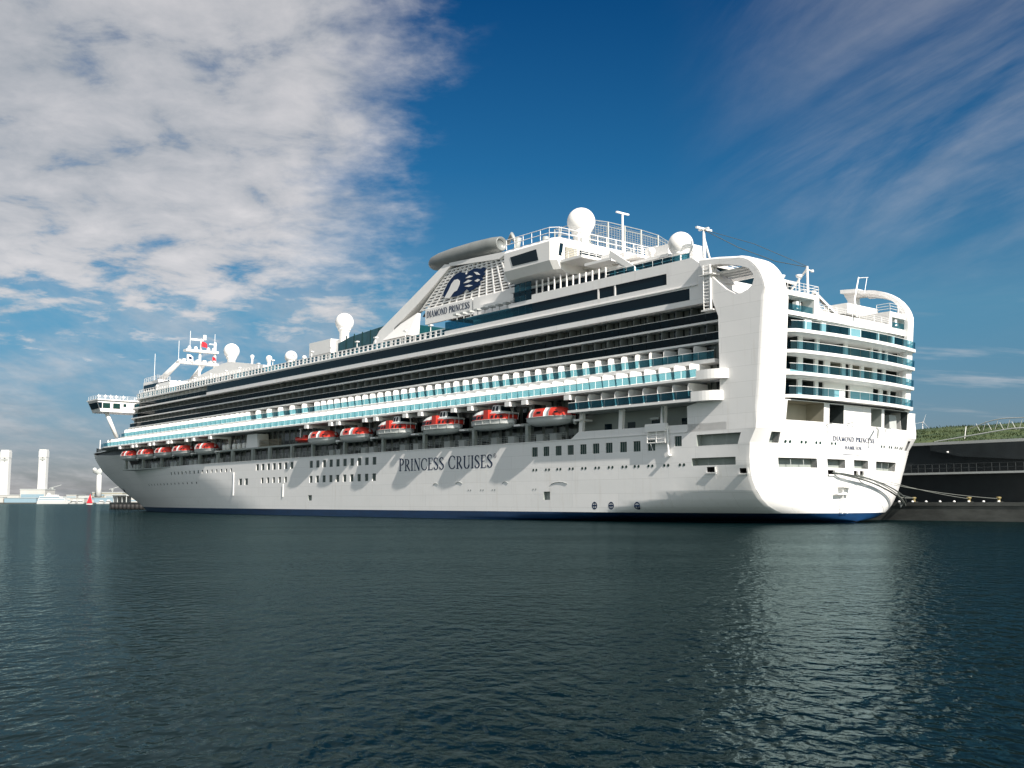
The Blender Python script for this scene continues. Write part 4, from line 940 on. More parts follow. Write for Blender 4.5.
q = MB(); q.lathe([(.55, 0), (.55, 1.7), (.45, 1.9)], (41.8, 14.5, 41.75), 12); q.box(43, 45, 12, 14, 41.75, 43.2); q.build('vent', 'steel', SHIP)
# pool roof forward of the funnel and the white block with its dome
q = MB(); q.prism([(87, 33.0), (112, 33.0), (112, 35.5), (107, 36.3), (91.5, 37.1), (87, 36.5)], lambda s, z: (s, 10, z), lambda s, z: (s, -9, z)); q.build('pool_roof', 'roofglass', SHIP)
for b6 in ((87, 112.5, -9.5, 10.4, 30.62, 33.0), (112.55, 115, -9, 9, 30.62, 36.6), (115.05, 124.2, -9.5, 10, 34.0, 36.9), (116, 121, -8, 9, 30.62, 33.98)):
    q = MB(); q.box(*b6); q.build('deck_house', 'white', SHIP)
q = MB()
for i in range(1, 8): x = 87 + i * 3.1; q.prism([(x - .1, 33.1), (x + .1, 33.1), (x + .1, 36.9 - .03 * i), (x - .1, 36.9 - .03 * i)], lambda s, z: (s, 10.06, z), lambda s, z: (s, 9.9, z))
q.build('roof_rib', 'hullglass', SHIP)
# funnel: louvred casing, white sloping legs, name board, emblem and two pods
FN = MB(); FN.prism([(79.0, 36.4), (69.8, 43.9), (54.9, 43.1), (51.2, 36.4)], lambda s, z: (s, 11.7, z), lambda s, z: (s, -10.6, z)); FN = FN.build('funnel', 'rubber', SHIP)
q = MB(); bl = lambda z: 79.4 - (z - 37.3) * (79.4 - 70.0) / (43.9 - 37.3); br = lambda z: 51.0 + (z - 37.3) * 3.8 / 6.0
for i in range(13):
    z = 37.45 + i * .5; q.hexa([(br(z), 11.7, z), (bl(z), 11.7, z), (bl(z), 12.05, z), (br(z), 12.05, z)], [(br(z), 11.7, z + .3), (bl(z), 11.7, z + .3), (bl(z), 12.05, z + .24), (br(z), 12.05, z + .24)])
for i in range(14):
    f = i / 13.0; x0 = br(37.4) + (bl(37.4) - br(37.4)) * f; x1 = br(43.7) + (bl(43.7) - br(43.7)) * f
    q.hexa([(x0 - .16, 11.72, 37.4), (x0 + .16, 11.72, 37.4), (x0 + .16, 12.1, 37.4), (x0 - .16, 12.1, 37.4)], [(x1 - .16, 11.72, 43.7), (x1 + .16, 11.72, 43.7), (x1 + .16, 12.1, 43.7), (x1 - .16, 12.1, 43.7)])
q.build('louvre', 'white', FN)
q = MB(); P3 = lambda d: (lambda s, z: (s, 12.0 + d, z))
leg = [(94, 30.6), (93.4, 33.4), (91.6, 35.3), (84.4, 38.7), (71.4, 44.8), (69.2, 44.4), (74.5, 41.2), (80.0, 38.2), (86.5, 35.2), (88.2, 33.0), (88.2, 30.6)]
q.prism(leg, lambda s, z: (s, 12.35 + (44.8 - z) * .06, z), P3(-1.6)); q.prism(leg, lambda s, z: (s, -9.2, z), lambda s, z: (s, -11, z)); q.hexa([(79.3, 12.2, 32.8), (88.0, 12.2, 32.8), (88.0, 14.6, 32.8), (79.3, 14.6, 32.8)], [(78.9, 12.2, 37.0), (84.5, 12.2, 35.6), (84.5, 12.9, 35.6), (78.9, 12.9, 37.0)]); q.prism([(56, 43.0), (70, 44.2), (70, 44.8), (53.0, 43.9)], P3(.35), P3(-1.2)); q.build('funnel_leg', 'white', FN)
q = MB(); q.prism([(62.9, 34.6), (76.9, 34.6), (76.9, 37.35), (62.9, 37.3)], P3(.55), P3(.1)); NB = q.build('name_board', 'white', FN)
q = MB(); text_mesh(q, 'DIAMOND PRINCESS', lambda u, w, k: (76.4 - u, 12.58 + k, 35.75 + w), 12.7, 1.15, bold=1.5, gap=.12); q.build('lettering', 'navy', NB)
# emblem: a head in profile with hair streaming aft
q = MB(); LG = lambda d: (lambda s, z: (s, 12.16 + d, z))
q.prism([(72.0, 39.2), (71.5, 40.2), (70.6, 41.2), (69.5, 42.0), (68.2, 42.5), (67.0, 42.7), (66.0, 42.4), (65.2, 41.9), (64.2, 42.4), (63.0, 42.6), (62.0, 42.5), (61.2, 42.2), (60.4, 42.4), (59.5, 42.0), (60.3, 41.6), (60.0, 41.0), (60.8, 40.8), (60.5, 40.1), (61.4, 40.1), (61.2, 39.4), (62.2, 39.3), (63.2, 38.9), (64.2, 38.8), (65.0, 39.3), (65.8, 39.0), (66.8, 38.6), (68.2, 38.5), (69.6, 38.6), (69.9, 39.0), (70.6, 38.7), (71.4, 38.8)], LG(.05), LG(-.03))
q.mat(1)
q.prism([(71.5, 38.75), (70.3, 39.9), (69.4, 41.0), (68.6, 41.5), (67.6, 41.5), (67.0, 41.1), (67.1, 40.4), (67.5, 39.9), (67.8, 39.5), (68.6, 39.4), (69.2, 39.0), (69.8, 38.5), (70.9, 38.6)], LG(.09), LG(.055))
for pts in ([(65.4, 41.3), (64.2, 41.6), (63.2, 41.3), (64.3, 41.2)], [(65.9, 40.5), (64.6, 40.9), (63.4, 40.6), (64.6, 40.4)], [(65.6, 39.9), (64.4, 40.0), (63.2, 39.7), (64.4, 39.6)], [(63.0, 42.0), (62.0, 41.8), (61.2, 41.2), (62.2, 41.4)], [(62.8, 40.4), (61.9, 40.6), (61.2, 40.3), (62.0, 40.1)]): q.prism(pts, LG(.09), LG(.055))
q.build('emblem', ['navy', 'white'], FN)
for y in (11.0, -9.8):
    q = MB(); q.lathe([(.3, 77.2), (.9, 77.0), (1.3, 76.2), (1.6, 74), (1.75, 70), (1.72, 64), (1.5, 59), (1.25, 57.0), (1.1, 56.8), (.9, 57.4)], (0, y, 46.0), 24, 'x'); q.build('funnel_pod', 'pod', FN)
q = MB()
for y in (10.5, 2, -7): q.tube([(53.5 + random.random(), y, 43), (53.0, y, 46.4)], .5, 10)
q.tube([(54.6, 11.6, 45.4), (53.2, 11.8, 46.8), (52.6, 11.8, 45.6)], .35, 8); q.build('exhaust_pipe', 'steel', FN)

# ------------------------------------------------------------------ davits (part of the ship) and the boats hanging from them
boats = [('lifeboat', 204.5), ('lifeboat', 192.5), ('lifeboat', 180.5), ('lifeboat', 169.2), ('lifeboat', 155.7), ('lifeboat', 101.5), ('lifeboat', 89.4),
         ('tender', 76.4), ('tender', 62.6), ('tender', 48.9), ('lifeboat', 35.7)]
for kind, x in boats:
    for e in (-4.9, 4.4):
        q = MB(); xx = x + e
        q.box(xx - .25, xx + .25, 14.4, 19.7, 17.1, 17.6); q.box(xx - .55, xx + .55, 19.2, 20.5, 16.95, 17.62)
        q.hexa([(xx - .22, 14.4, 14.4), (xx + .22, 14.4, 14.4), (xx + .22, 15.2, 14.4), (xx - .22, 15.2, 14.4)], [(xx - .22, 14.4, 17.1), (xx + .22, 14.4, 17.1), (xx + .22, 15.9, 17.1), (xx - .22, 15.9, 17.1)])
        q.build('davit', 'white', SHIP)
    q = MB(); q.box(x - 6.1, x - 4.7, 16.6, 19.0, 14.0, 14.28); q.build('boat_landing', 'white', SHIP)
def bprof(x, L=4.85): return max(0.03, 1 - abs(x / L) ** 3.2)
def boat_shell(B, zg, L=4.85):
    h = MB(); h.smooth = True; xs = [-L, -4.6, -4.1, -3.2, -2, -.7, .7, 2, 3.1, 3.9, 4.4, 4.7, L]; rings = []
    for x in xs:
        b = B * bprof(x) ** .8; zk = .12 + .75 * abs(x / L) ** 5 + (.25 if x > 4 else 0)
        rings.append([(x, -b, zg), (x, -b * .99, zg - .45), (x, -b * .72, zk + .3), (x, 0, zk), (x, b * .72, zk + .3), (x, b * .99, zg - .45), (x, b, zg)])
    k = 7
    vs = [p for r in rings for p in r]
    h.add(vs, [(i * k + j, (i + 1) * k + j, (i + 1) * k + j + 1, i * k + j + 1) for i in range(len(xs) - 1) for j in range(k - 1)] + [tuple(i * k for i in range(len(xs))) + tuple(i * k + 6 for i in reversed(range(len(xs))))] + [tuple(range(k - 1, -1, -1)), tuple(range((len(xs) - 1) * k, len(xs) * k))])
    return h
def canopy_ring(x, B, zg, ht, L=4.85, o=0.0):
    b = B * bprof(x) ** .8 * .97 + o; hh = ht * max(.06, 1 - abs(x / L) ** 4.5) + o
    return [(x, -b, zg + .02), (x, -b * .96, zg + hh * .42), (x, -b * .72, zg + hh * .84), (x, 0, zg + hh), (x, b * .72, zg + hh * .84), (x, b * .96, zg + hh * .42), (x, b, zg + .02)]
def canopy(xs, B, zg, ht, o=0.0):
    h = MB(); h.smooth = True; k = 7; vs = [p for x in xs for p in canopy_ring(x, B, zg, ht, o=o)]
    h.add(vs, [(i * k + j, (i + 1) * k + j, (i + 1) * k + j + 1, i * k + j + 1) for i in range(len(xs) - 1) for j in range(k - 1)] + [tuple(range(k - 1, -1, -1)), tuple(range((len(xs) - 1) * k, len(xs) * k))])
    return h
def make_lifeboat():
    r = empty('lifeboat', (0, 0, 0), HEAD); B = 2.0; zg = 1.28
    h = boat_shell(B, zg).build('boat_hull', 'boatgrey', r)
    g = MB(); g.tube([(x, B * bprof(x) ** .8 + .03, zg - .02) for x in (-4.7, -4, -2, 0, 2, 4, 4.7)], .07, 6); g.tube([(x, -B * bprof(x) ** .8 - .03, zg - .02) for x in (-4.7, -4, -2, 0, 2, 4, 4.7)], .07, 6); g.build('fender_strip', 'steel', h)
    c = canopy([-4.6, -4.2, -3.4, -2.2, -.8, .8, 2.2, 3.4, 4.2, 4.6], B, zg, 1.36).build('canopy', 'orange', r)
    for a, b in ((-1.55, -.55), (1.75, 2.75)):
        canopy([a, (a + b) / 2, b], B, zg, 1.36, .025).build('canopy_stripe', 'boatgrey', c)
    w = MB(); w.box(.1, .9, B * .96 - .25, B * .96 - .01, zg + .45, zg + .72); w.box(-3.3, -2.6, B * .86, B * .915, zg + .35, zg + .6); w.build('window', 'glass', c)
    q = MB(); q.tube([(-4.3, 0, zg + .4), (-4.3, 0, zg + 2.2)], .05, 4); q.tube([(4.1, 0, zg + .5), (4.1, 0, zg + 2.2)], .05, 4); q.box(-4.5, -4.1, -.15, .15, zg + .3, zg + .7); q.build('lifting_hook', 'steel', r)
    q = MB(); q.box(-4.95, -4.7, -.1, .1, .2, 1.0); q.lathe([(.3, -5.1), (.3, -4.95)], (0, 0, .35), 10, 'x'); q.build('propeller_guard', 'steel', r)
    return r
def make_tender():
    r = empty('tender_boat', (0, 0, 0), HEAD); B = 2.05; zg = 1.55
    h = boat_shell(B, zg).build('boat_hull', 'boatgrey', r)
    g = MB()
    for zz in (zg - .02, zg - .62): g.tube([(x, B * bprof(x) ** .8 + .04, zz) for x in (-4.7, -4, -2, 0, 2, 4, 4.7)], .08, 6)
    for x in (-3.4, -1.6, .2, 2.0, 3.6): g.tube([(x, B * bprof(x) ** .8 + .05, zg), (x, B * bprof(x) ** .8 + .05, zg - .62)], .06, 4)
    g.build('fender_strip', 'steel', h)
    c = MB()
    for sg in (1, -1):
        xs = [-4.3, -3.6, -2, 0, 2, 3.6, 4.4]
        c.sheet(xs, [0, 1], lambda x, t: (x, sg * (B * bprof(x) ** .8 * .95 - .22 * t), zg + .02 + t * (.85 if abs(x) < 4 else .6)))
    c.add([(-4.3, -1.2, zg), (-4.3, 1.2, zg), (-4.2, 1.0, zg + .65), (-4.2, -1.0, zg + .65)], [(0, 1, 2, 3)], False); c.box(-.95, .15, -1.95, 1.93, zg, zg + 1.45)
    cb = c.build('cabin_side', 'orange', r)
    rf = MB(); rf.smooth = True
    prof = lambda x: zg + .85 + .75 * max(0, 1 - ((x - .2) / 4.6) ** 2)
    rr = [(0.15, 1.7), (1.2, 1.7), (2.4, 1.55), (3.6, 1.2), (4.5, .4)]
    vs = []
    for x, b in rr: vs += [(x, -b, zg + .8), (x, -b * .8, prof(x) - .12), (x, 0, prof(x)), (x, b * .8, prof(x) - .12), (x, b, zg + .8)]
    rf.add(vs, [(i * 5 + j, (i + 1) * 5 + j, (i + 1) * 5 + j + 1, i * 5 + j + 1) for i in range(4) for j in range(4)] + [(4, 3, 2, 1, 0)])
    rf.box(-4.0, -.95, -1.55, 1.55, zg + .8, zg + 1.05); rf.build('roof', 'boatgrey', r)
    wh = MB(); wh.hexa([(-2.9, -1.3, zg + 1.05), (-.95, -1.3, zg + 1.05), (-.95, 1.35, zg + 1.05), (-2.9, 1.35, zg + 1.05)], [(-2.6, -1.1, zg + 2.1), (-1.15, -1.1, zg + 2.1), (-1.15, 1.15, zg + 2.1), (-2.6, 1.15, zg + 2.1)])
    wo = wh.build('wheelhouse', 'boatgrey', r)
    for a in (-2.55, -1.75):
        w = MB(); w.add([(a, 1.33, zg + 1.25), (a + .6, 1.33, zg + 1.25), (a + .55, 1.2, zg + 1.95), (a + .05, 1.2, zg + 1.95)], [(0, 1, 2, 3)], False); w.build('window', 'glass', wo)
    w = MB(); w.add([(-2.86, -1.0, zg + 1.25), (-2.86, 1.0, zg + 1.25), (-2.67, .9, zg + 1.95), (-2.67, -.9, zg + 1.95)], [(0, 1, 2, 3)], False); w.build('window', 'glass', wo)
    for x in (-3.3, -2.5, -1.7, .6, 1.4, 2.2, 3.0):
        y = B * bprof(x) ** .8 * .95; w = MB(); w.add([(x - .28, y - .03, zg + .22), (x + .28, y - .03, zg + .22), (x + .28, y - .13, zg + .62), (x - .28, y - .13, zg + .62)], [(0, 1, 2, 3)], False); w.build('window', 'glass', cb)
    q = MB(); q.tube([(.9, .2, zg + 1.5), (.9, .2, zg + 2.3)], .05, 4); q.tube([(-4.4, 0, zg), (-4.4, 0, zg + 1.9)], .05, 4); q.tube([(4.3, 0, zg), (4.3, 0, zg + 1.9)], .05, 4)
    railp = [(-4.5, .9, zg), (-4.6, .9, zg + .9), (-4.6, -.9, zg + .9), (-4.5, -.9, zg)]; q.tube(railp, .04, 4); q.build('boat_fittings', 'boatgrey', r)
    return r
lb = make_lifeboat(); tb = make_tender(); lb.scale = (1.04, 1.02, 1.10); tb.scale = (1.05, 1.02, 1.06); used = {'lifeboat': 0, 'tender': 0}
LBL = ['small orange and white lifeboat hanging nearest to the bow under the balconies', 'orange canopied lifeboat, second one aft from the bow, over the promenade',
       'orange canopied lifeboat, middle one of the forward five, over the promenade', 'orange canopied lifeboat just ahead of the last one before the grey lift trunk',
       'orange canopied lifeboat hanging beside the pale rafts ahead of the grey lift trunk', 'orange canopied lifeboat hanging just aft of the small red rescue boat',
       'orange canopied lifeboat hanging just ahead of the white roofed tenders', 'white roofed tender with orange window band hanging ahead of the company lettering',
       'white roofed tender with orange window band hanging above the first lettered word', 'white roofed tender with orange window band hanging above the second lettered word',
       'orange canopied lifeboat with white stripes hanging last towards the stern']
for (kind, x), L in zip(boats, LBL):
    src = lb if kind == 'lifeboat' else tb
    p = at_ship(x + .5, 18.65, 13.5 if kind == 'lifeboat' else 13.55)
    if used[kind]: o = dup(src, p)
    else: o = src; o.location = p
    used[kind] += 1
    tag(o, L, 'lifeboat' if kind == 'lifeboat' else 'tender', 'boats hanging along the port side')
rb = empty('rescue_boat', at_ship(109.6, 18.3, 14.45), HEAD)
tag(rb, 'small open red rescue boat with a white mast between two lifeboats', 'rescue boat')
q = MB(); q.tube([(-3.2, .95, .55), (2.0, .95, .6), (3.3, .3, .9), (3.5, 0, .95), (3.3, -.3, .9), (2.0, -.95, .6), (-3.2, -.95, .55)], .34, 10); q.hexa([(-3.1, -.5, .0), (2.4, -.3, .1), (2.4, .3, .1), (-3.1, .5, .0)], [(-3.1, -.9, .5), (2.9, -.6, .6), (2.9, .6, .6), (-3.1, .9, .5)]); q.build('boat_hull', 'orange', rb)
q = MB(); q.hexa([(-.4, -.4, .5), (.9, -.4, .5), (.9, .4, .5), (-.4, .4, .5)], [(-.2, -.35, 1.5), (.5, -.35, 1.5), (.5, .35, 1.5), (-.2, .35, 1.5)]); q.box(-2.2, -1.2, -.35, .35, .5, 1.1); q.build('console', 'orange', rb)
q = MB(); q.tube([(1.3, .6, .6), (1.3, .5, 2.7)], .12, 6); q.box(.9, 1.7, .3, .7, 2.6, 2.8); q.build('mast', 'boatgrey', rb)

# flags at the foremast
def flag(name, loc, w, h, m, label, m2=None):
    e = empty(name, loc, HEAD); f = MB()
    f.sheet([i / 8 for i in range(9)], [i / 5 for i in range(6)], lambda a, b: (.25 * math.sin(a * 6 + b * 2), -a * w, b * h - a * a * h * .35), smooth=True)
    if m2: 
        f.mat(1)
        f.sheet([.3, .4, .5, .6, .7], [.3, .5, .7], lambda a, b: (.25 * math.sin(a * 6 + b * 2) - .04, -a * w, b * h - a * a * h * .35)); 
    f.build('flag_cloth', [m, m2] if m2 else m, e); s = MB(); s.tube([(0, .05, -.3), (0, .05, h + .4)], .04, 4); s.build('halyard', 'rope', e)
    tag(e, label, 'flag')
flag('flag', at_ship(204, .2, 46.3), 1.7, 1.4, 'red', 'large red flag flying from the top of the foremast')
flag('flag', at_ship(203.5, 4.6, 42.0), 1.9, 1.7, 'white', 'white flag with a dark mark hanging from the foremast yard', 'navy')
flag('flag', at_ship(203.5, -2.9, 42.6), 1.1, 1.0, 'red', 'small red flag hanging under the foremast platform')

# ------------------------------------------------------------------ quay and terminal beyond the ship
def sh(mb, name, m, parent=None):   # build a mesh given in ship axes as an object of its own
    o = mb.build(name, m, parent)
    if parent is None: o.location = ORG; o.rotation_euler = (0, 0, HEAD)
    return o
q = MB(); q.box(-420, 338, -140, -22, -4, 2.45); q.box(-420, 338, -22.35, -21.9, 2.1, 2.62)
struct(sh(q, 'pavement', 'concrete'))
TM = empty('terminal_building', at_ship(0, -60, 2.45), HEAD); tag(TM, 'long dark terminal building with a grass roof behind the quay', 'building')
TMo = lambda mb, n, m, p=TM: mb.build(n, m, p)
X0_, X1_ = -380, 255
q = MB(); q.box(X0_, X1_, -40, 20, 0, 9.3); TMo(q, 'wall', 'facade')
q = MB(); q.box(X0_, X1_, 20, 20.6, 9.3, 9.75); TMo(q, 'fascia', 'fascia')
q = MB(); q.box(X0_, X1_, 20, 22.2, 4.55, 4.85); TMo(q, 'gallery_edge', 'fascia')
q = MB(); q.prism([(9, 8.4), (4, 7.3), (-5, 6.6), (-20, 6.3), (-380, 6.2), (-380, 9.2), (9, 9.2)], lambda s, z: (s, 21.4, z), lambda s, z: (s, 20.0, z)); TMo(q, 'canopy', 'facade')
q = MB(); railing(q, [(60, 22.1, 4.85), (0, 22.1, 4.85), (-60, 22.1, 4.85)], 1.3, 1.2, .03, 2); TMo(q, 'gallery_railing', 'facade')
q = MB(); ys = [20.3, 19, 16, 12, 6, 0, -10, -25, -40]
gz = lambda x, y: 9.55 + (20.3 - y) * .19 * (1 if y > 0 else max(.35, (20.3) / (20.3 - y))) + .25 * math.sin(x * .13) * (1 if y < 18 else 0) + .12 * math.sin(x * .41 + y)
q.sheet([X0_ + i * 6 for i in range(106)], ys, lambda x, y: (x, y, gz(x, y)), smooth=True); GR = TMo(q, 'grass_roof', 'grass')
# grass blades along the slope so that its edge is not a clean line
rnd = random.Random(3); q = MB()
for i in range(9000):
    x = rnd.uniform(-60, 60); y = rnd.uniform(0, 20); z = gz(x, y); h = rnd.uniform(.12, .42); d = rnd.uniform(-.15, .15)
    q.add([(x - .08, y, z - .03), (x + .08, y, z - .03), (x + d, y + d, z + h)], [(0, 1, 2)], False)
g_ = q.build('grass_blades', 'grass', GR); g_['kind'] = 'stuff'
TB = MB(); TB.tube([(9 - i * .7, 8, 12.5 + 1.4 * math.sin(min(1, i / 9) * 1.57)) for i in range(10)] + [(-6, 8, 13.7), (-16, 8, 12.9)], .08, 5)
for i in range(7):
    x = 7 - i * 2.0; TB.tube([(x, 8, 11.4), (x - .8, 8, 13.6)], .055, 4); TB.tube([(x, 8, 11.4), (x + .9, 8, 13.3)], .045, 4)
TMo(TB, 'skylight_truss', 'steel')
q = MB(); q.tube([(9.5, 19, 9.9), (-3, 19, 11.4), (-40, 19, 11.6)], .10, 6); TMo(q, 'roof_handrail', 'fascia')
q = MB(); q.tube([(5, 18, 9.8), (4.6, 18, 12.2)], .08, 5); TMo(q, 'roof_post', 'white')
q = MB(); q.lathe([(.12, 0), (.2, .1), (.16, .25)], (6, 21.6, 7.9), 8); TMo(q, 'wall_lamp', 'white')
# bollards, ladders and fenders on the quay edge
def bollard(): 
    e = empty('mooring_bollard', (0, 0, 0), HEAD); q = MB(); q.lathe([(.42, 0), (.30, .1), (.26, .55), (.44, .72), (.46, .9), (.2, .98)], (0, 0, 0), 14); q.build('post', 'yellow', e)
    q = MB(); q.box(-.6, .6, -.5, .5, 0, .06); q.build('base_plate', 'concrete', e); return e
bo_ = bollard(); bo_.scale = (.75, .75, .75); first = True
for x, L in ((3.2, 'yellow mooring bollard on the quay nearest the ship\'s stern'), (-4.8, 'second yellow mooring bollard along the quay from the stern'), (-9.0, 'yellow mooring bollard on the quay farthest from the stern')):
    o = bo_ if first else dup(bo_, (0, 0, 0)); first = False; o.location = at_ship(x, -22.7 if x > 0 else -23.2, 2.63 if x > -22 else 2.46); tag(o, L, 'bollard', 'yellow bollards on the quay')
lamp0 = None
for i in range(9):
    x = 7.3 - i * 2.1
    if lamp0 is None:
        q = MB(); q.lathe([(.17, 0), (.2, .08), (.12, .22)], (0, 0, 0), 8); lamp0 = o = q.build('edge_marker', 'white')
    else: o = lamp0.copy(); COL.objects.link(o)
    o.location = at_ship(x, -22.1, 2.62); tag(o, 'small white marker in the row along the quay edge', 'marker', 'markers along the quay edge')
f0 = None
for i in range(8):
    x = 332 - i * 4.2
    if f0 is None:
        q = MB(); q.lathe([(.55, -.9), (.75, -.8), (.75, .8), (.55, .9)], (0, 0, 0), 12); f0 = o = q.build('quay_fender', 'rubber')
    else: o = f0.copy(); COL.objects.link(o)
    o.location = at_ship(x, -21.15, .95); tag(o, 'black rubber fender on the quay face beyond the bow', 'fender', 'rubber fenders beyond the bow')
ps_ = empty('pier_shelter', at_ship(330, -26, 2.46), HEAD); tag(ps_, 'small pale open shelter on the pier end just past the bow', 'shelter')
q = MB(); q.box(-8, 7, -3, 3.4, 2.6, 2.9); q.build('roof', 'fascia', ps_)
for x in (-7.5, -3, 2, 6.5):
    q = MB(); q.box(x - .12, x + .12, 3, 3.3, 0, 2.6); q.build('post', 'fascia', ps_)
q = MB(); q.box(3, 6.8, -2.5, 2.8, 0, 2.55); q.build('booth', 'town', ps_)
# mooring ropes
def rope(pts, r, label, m='rope', sag=0.0):
    P = [Vector(p) for p in pts]; out = []
    n = 14
    if len(P) == 2:
        for i in range(n + 1):
            t_ = i / n; p = P[0].lerp(P[1], t_); p.z -= sag * 4 * t_ * (1 - t_); out.append(p)
    else:
        # Catmull-Rom through the points
        Q = [2 * P[0] - P[1]] + P + [2 * P[-1] - P[-2]]
        for i in range(1, len(Q) - 2):
            for k in range(6):
                t_ = k / 6; a, b, c, d = Q[i - 1], Q[i], Q[i + 1], Q[i + 2]
                out.append(.5 * ((2 * b) + (c - a) * t_ + (2 * a - 5 * b + 4 * c - d) * t_ ** 2 + (3 * b - a - 3 * c + d) * t_ ** 3))
        out.append(P[-1])
    q = MB(); q.tube(out, r, 6); o = sh(q, 'mooring_rope', m); tag(o, label, 'rope', 'mooring ropes at the stern'); return o
rope([(-2.0, 5.7, 6.3), (-2.7, 4.2, 6.0), (-2.75, -1.5, 5.2), (-2.2, -7.5, 3.9), (-1.2, -12.0, 2.6), (1.6, -16.3, 1.7), (4.5, -21.9, 2.5)], .10, 'thick dark mooring rope curving down the transom from the middle chock', 'ropedark')
rope([(-2.0, 5.4, 6.3), (-2.75, 3.6, 6.1), (-2.85, -2.5, 5.4), (-2.4, -8.2, 4.2), (-1.3, -12.6, 2.9), (1.7, -16.6, 1.8), (4.9, -21.9, 2.6)], .085, 'thick dark mooring rope hanging just above its twin on the transom', 'ropedark')
rope([(-2.0, .5, 6.2), (-2.8, -.8, 5.7), (-2.7, -5.5, 4.6), (-2.0, -10.0, 3.3), (-.2, -14.4, 2.2), (2.6, -18.5, 2.0), (5.2, -21.9, 2.55)], .075, 'grey mooring rope dropping steeply from the twin chocks to the quay')
rope([(-2.0, -.8, 6.2), (3.2, -22.7, 3.2)], .07, 'taut dark mooring rope running to the yellow bollard', 'ropedark', .45)
rope([(-2.0, .3, 6.15), (3.15, -22.6, 3.25)], .055, 'grey mooring rope sagging below the taut one to the same bollard', 'rope', .9)
rope([(-2.0, -1.0, 6.3), (-4.8, -23.2, 3.1)], .032, 'thin pale mooring line crossing the dark building', 'rope', .35)
rope([(-2.0, 5.3, 6.4), (-9.0, -23.2, 3.1)], .032, 'thin pale mooring line running longest to the far bollard', 'rope', .5)

# ------------------------------------------------------------------ far shore to the north-west
def fw(px, dist): return ((px - 512) / 1056.6 * dist, dist)
q = MB(); x0, _ = fw(-300, 1800); x1, _ = fw(330, 1800); q.box(x0, x1, 1800, 2600, -3, 2.2); struct(q.build('ground', 'concrete'))
K = 1800 / 1056.6
for px, wpx, top, L in ((3.6, 8.6, 92, 'tall white twin-shaft tower at the edge of the far shore'), (41.6, 7.6, 93, 'tall white tower standing behind the low white harbour hall')):
    x, y = fw(px, 1850); w_ = wpx * K / 2
    e = empty('ventilation_tower', (x, y, 2.2)); tag(e, L, 'tower', 'white towers on the far shore')
    q = MB(); q.box(-w_, -w_ * .2, -5, 5, 0, top - 14); q.box(w_ * .2, w_, -5, 5, 0, top - 14); q.box(-w_ * .2, w_ * .2, -3.5, 5, 0, top - 14); q.build('shaft', 'towerwhite', e)
    q = MB(); q.box(-w_ * 1.06, w_ * 1.06, -5.5, 5.5, top - 13.9, top - 3); q.box(-w_ * .95, w_ * .95, -5, 5, top - 2.9, top); q.build('crown', 'towerwhite', e)
    q = MB(); q.box(-w_ * .8, w_ * .8, -5.15, -5.02, top - 19, top - 16); q.build('vent_grille', 'steel', e)
def house(name, px0, px1, z0, z1, m, label, cat='building', dist=1815, dep=40, roof=None, win=0, group=None):
    xa, _ = fw(px0, dist); xb, _ = fw(px1, dist); e = empty(name, ((xa + xb) / 2, dist, 2.2)); w_ = (xb - xa) / 2
    q = MB(); q.box(-w_, w_, 0, dep, z0, z1); q.build('wall', m, e)
    if roof: q = MB(); q.box(-w_ - .6, w_ + .6, -.6, dep, z1, z1 + roof); q.build('roof', 'fascia', e)
    for i in range(win):
        zz = z0 + (z1 - z0) * (i + .35) / win; q = MB(); q.box(-w_ * .92, w_ * .92, -.12, -.02, zz, zz + (z1 - z0) * .3 / win); q.build('window', 'townblue', e)
    tag(e, label, cat, group)
house('harbour_hall', -10, 37, 0, 12.5, 'town', 'long low white hall at the foot of the edge tower', dist=1835, win=1, roof=1)
house('harbour_block', 19.5, 44.5, 0, 22, 'town', 'squarer white block joined to the foot of the second tower', dist=1830, win=1, roof=1.5)
house('quay_shed', 4, 36, 0, 7.5, 'townblue', 'low blue grey shed along the water before the white hall', dist=1805, dep=12, roof=.8)
house('terrace_building', 92, 122, 9, 17, 'beige', 'beige flat-roofed building under the lookout tower', dist=1840, win=1, roof=1.2)
house('terrace_building', 104, 150, 0, 13, 'town', 'long pale building behind the pier end past the bow', dist=1838, win=2, roof=1)
house('quay_shed', 70, 84, 0, 7, 'town', 'white shed between the ferry and the red sail', dist=1808, dep=14, roof=.7)
house('quay_shed', 94, 121, 0, 8, 'townblue', 'blue grey shed below the beige flat-roofed building', dist=1808, dep=14, roof=.7)
house('quay_shed', -60, 3, 0, 9, 'town', 'pale shed at the water cut off by the picture edge', dist=1807, dep=14, roof=.7)
house('storage_row', 78, 96, 0, 12, 'fascia', 'grey storage block behind the red sail', dist=1842, win=1)
for px, zt, L in ((74, 9, 'white boat moored at the far shore beside the ferry'), (80, 8, 'small white boat just short of the red sail'), (101, 8, 'white boat moored just past the red sail'), (108, 9, 'white boat moored nearest the pier end')):
    x, y = fw(px, 1700); e = empty('moored_boat', (x, y, 0)); q = MB(); q.hexa([(-6, -1.5, -.3), (6, -1.5, -.3), (6, 1.5, -.3), (-6, 1.5, -.3)], [(-8, -2.5, 2.4), (7, -2.5, 2.4), (7, 2.5, 2.4), (-8, 2.5, 2.4)]); q.build('boat_hull', 'towerwhite', e)
    q = MB(); q.box(-3, 5, -1.8, 1.8, 2.4, 5); q.box(-1, 3, -1.2, 1.2, 5, zt - 2); q.build('cabin', 'towerwhite', e); q = MB(); q.box(-2.8, 4.8, -1.87, -1.81, 3.2, 4.3); q.build('window', 'glass', e); tag(e, L, 'boat', 'boats along the far shore')
e = empty('ferry', (*fw(54, 1720), 0)); tag(e, 'white ferry with stepped decks moored below the second tower', 'ferry')
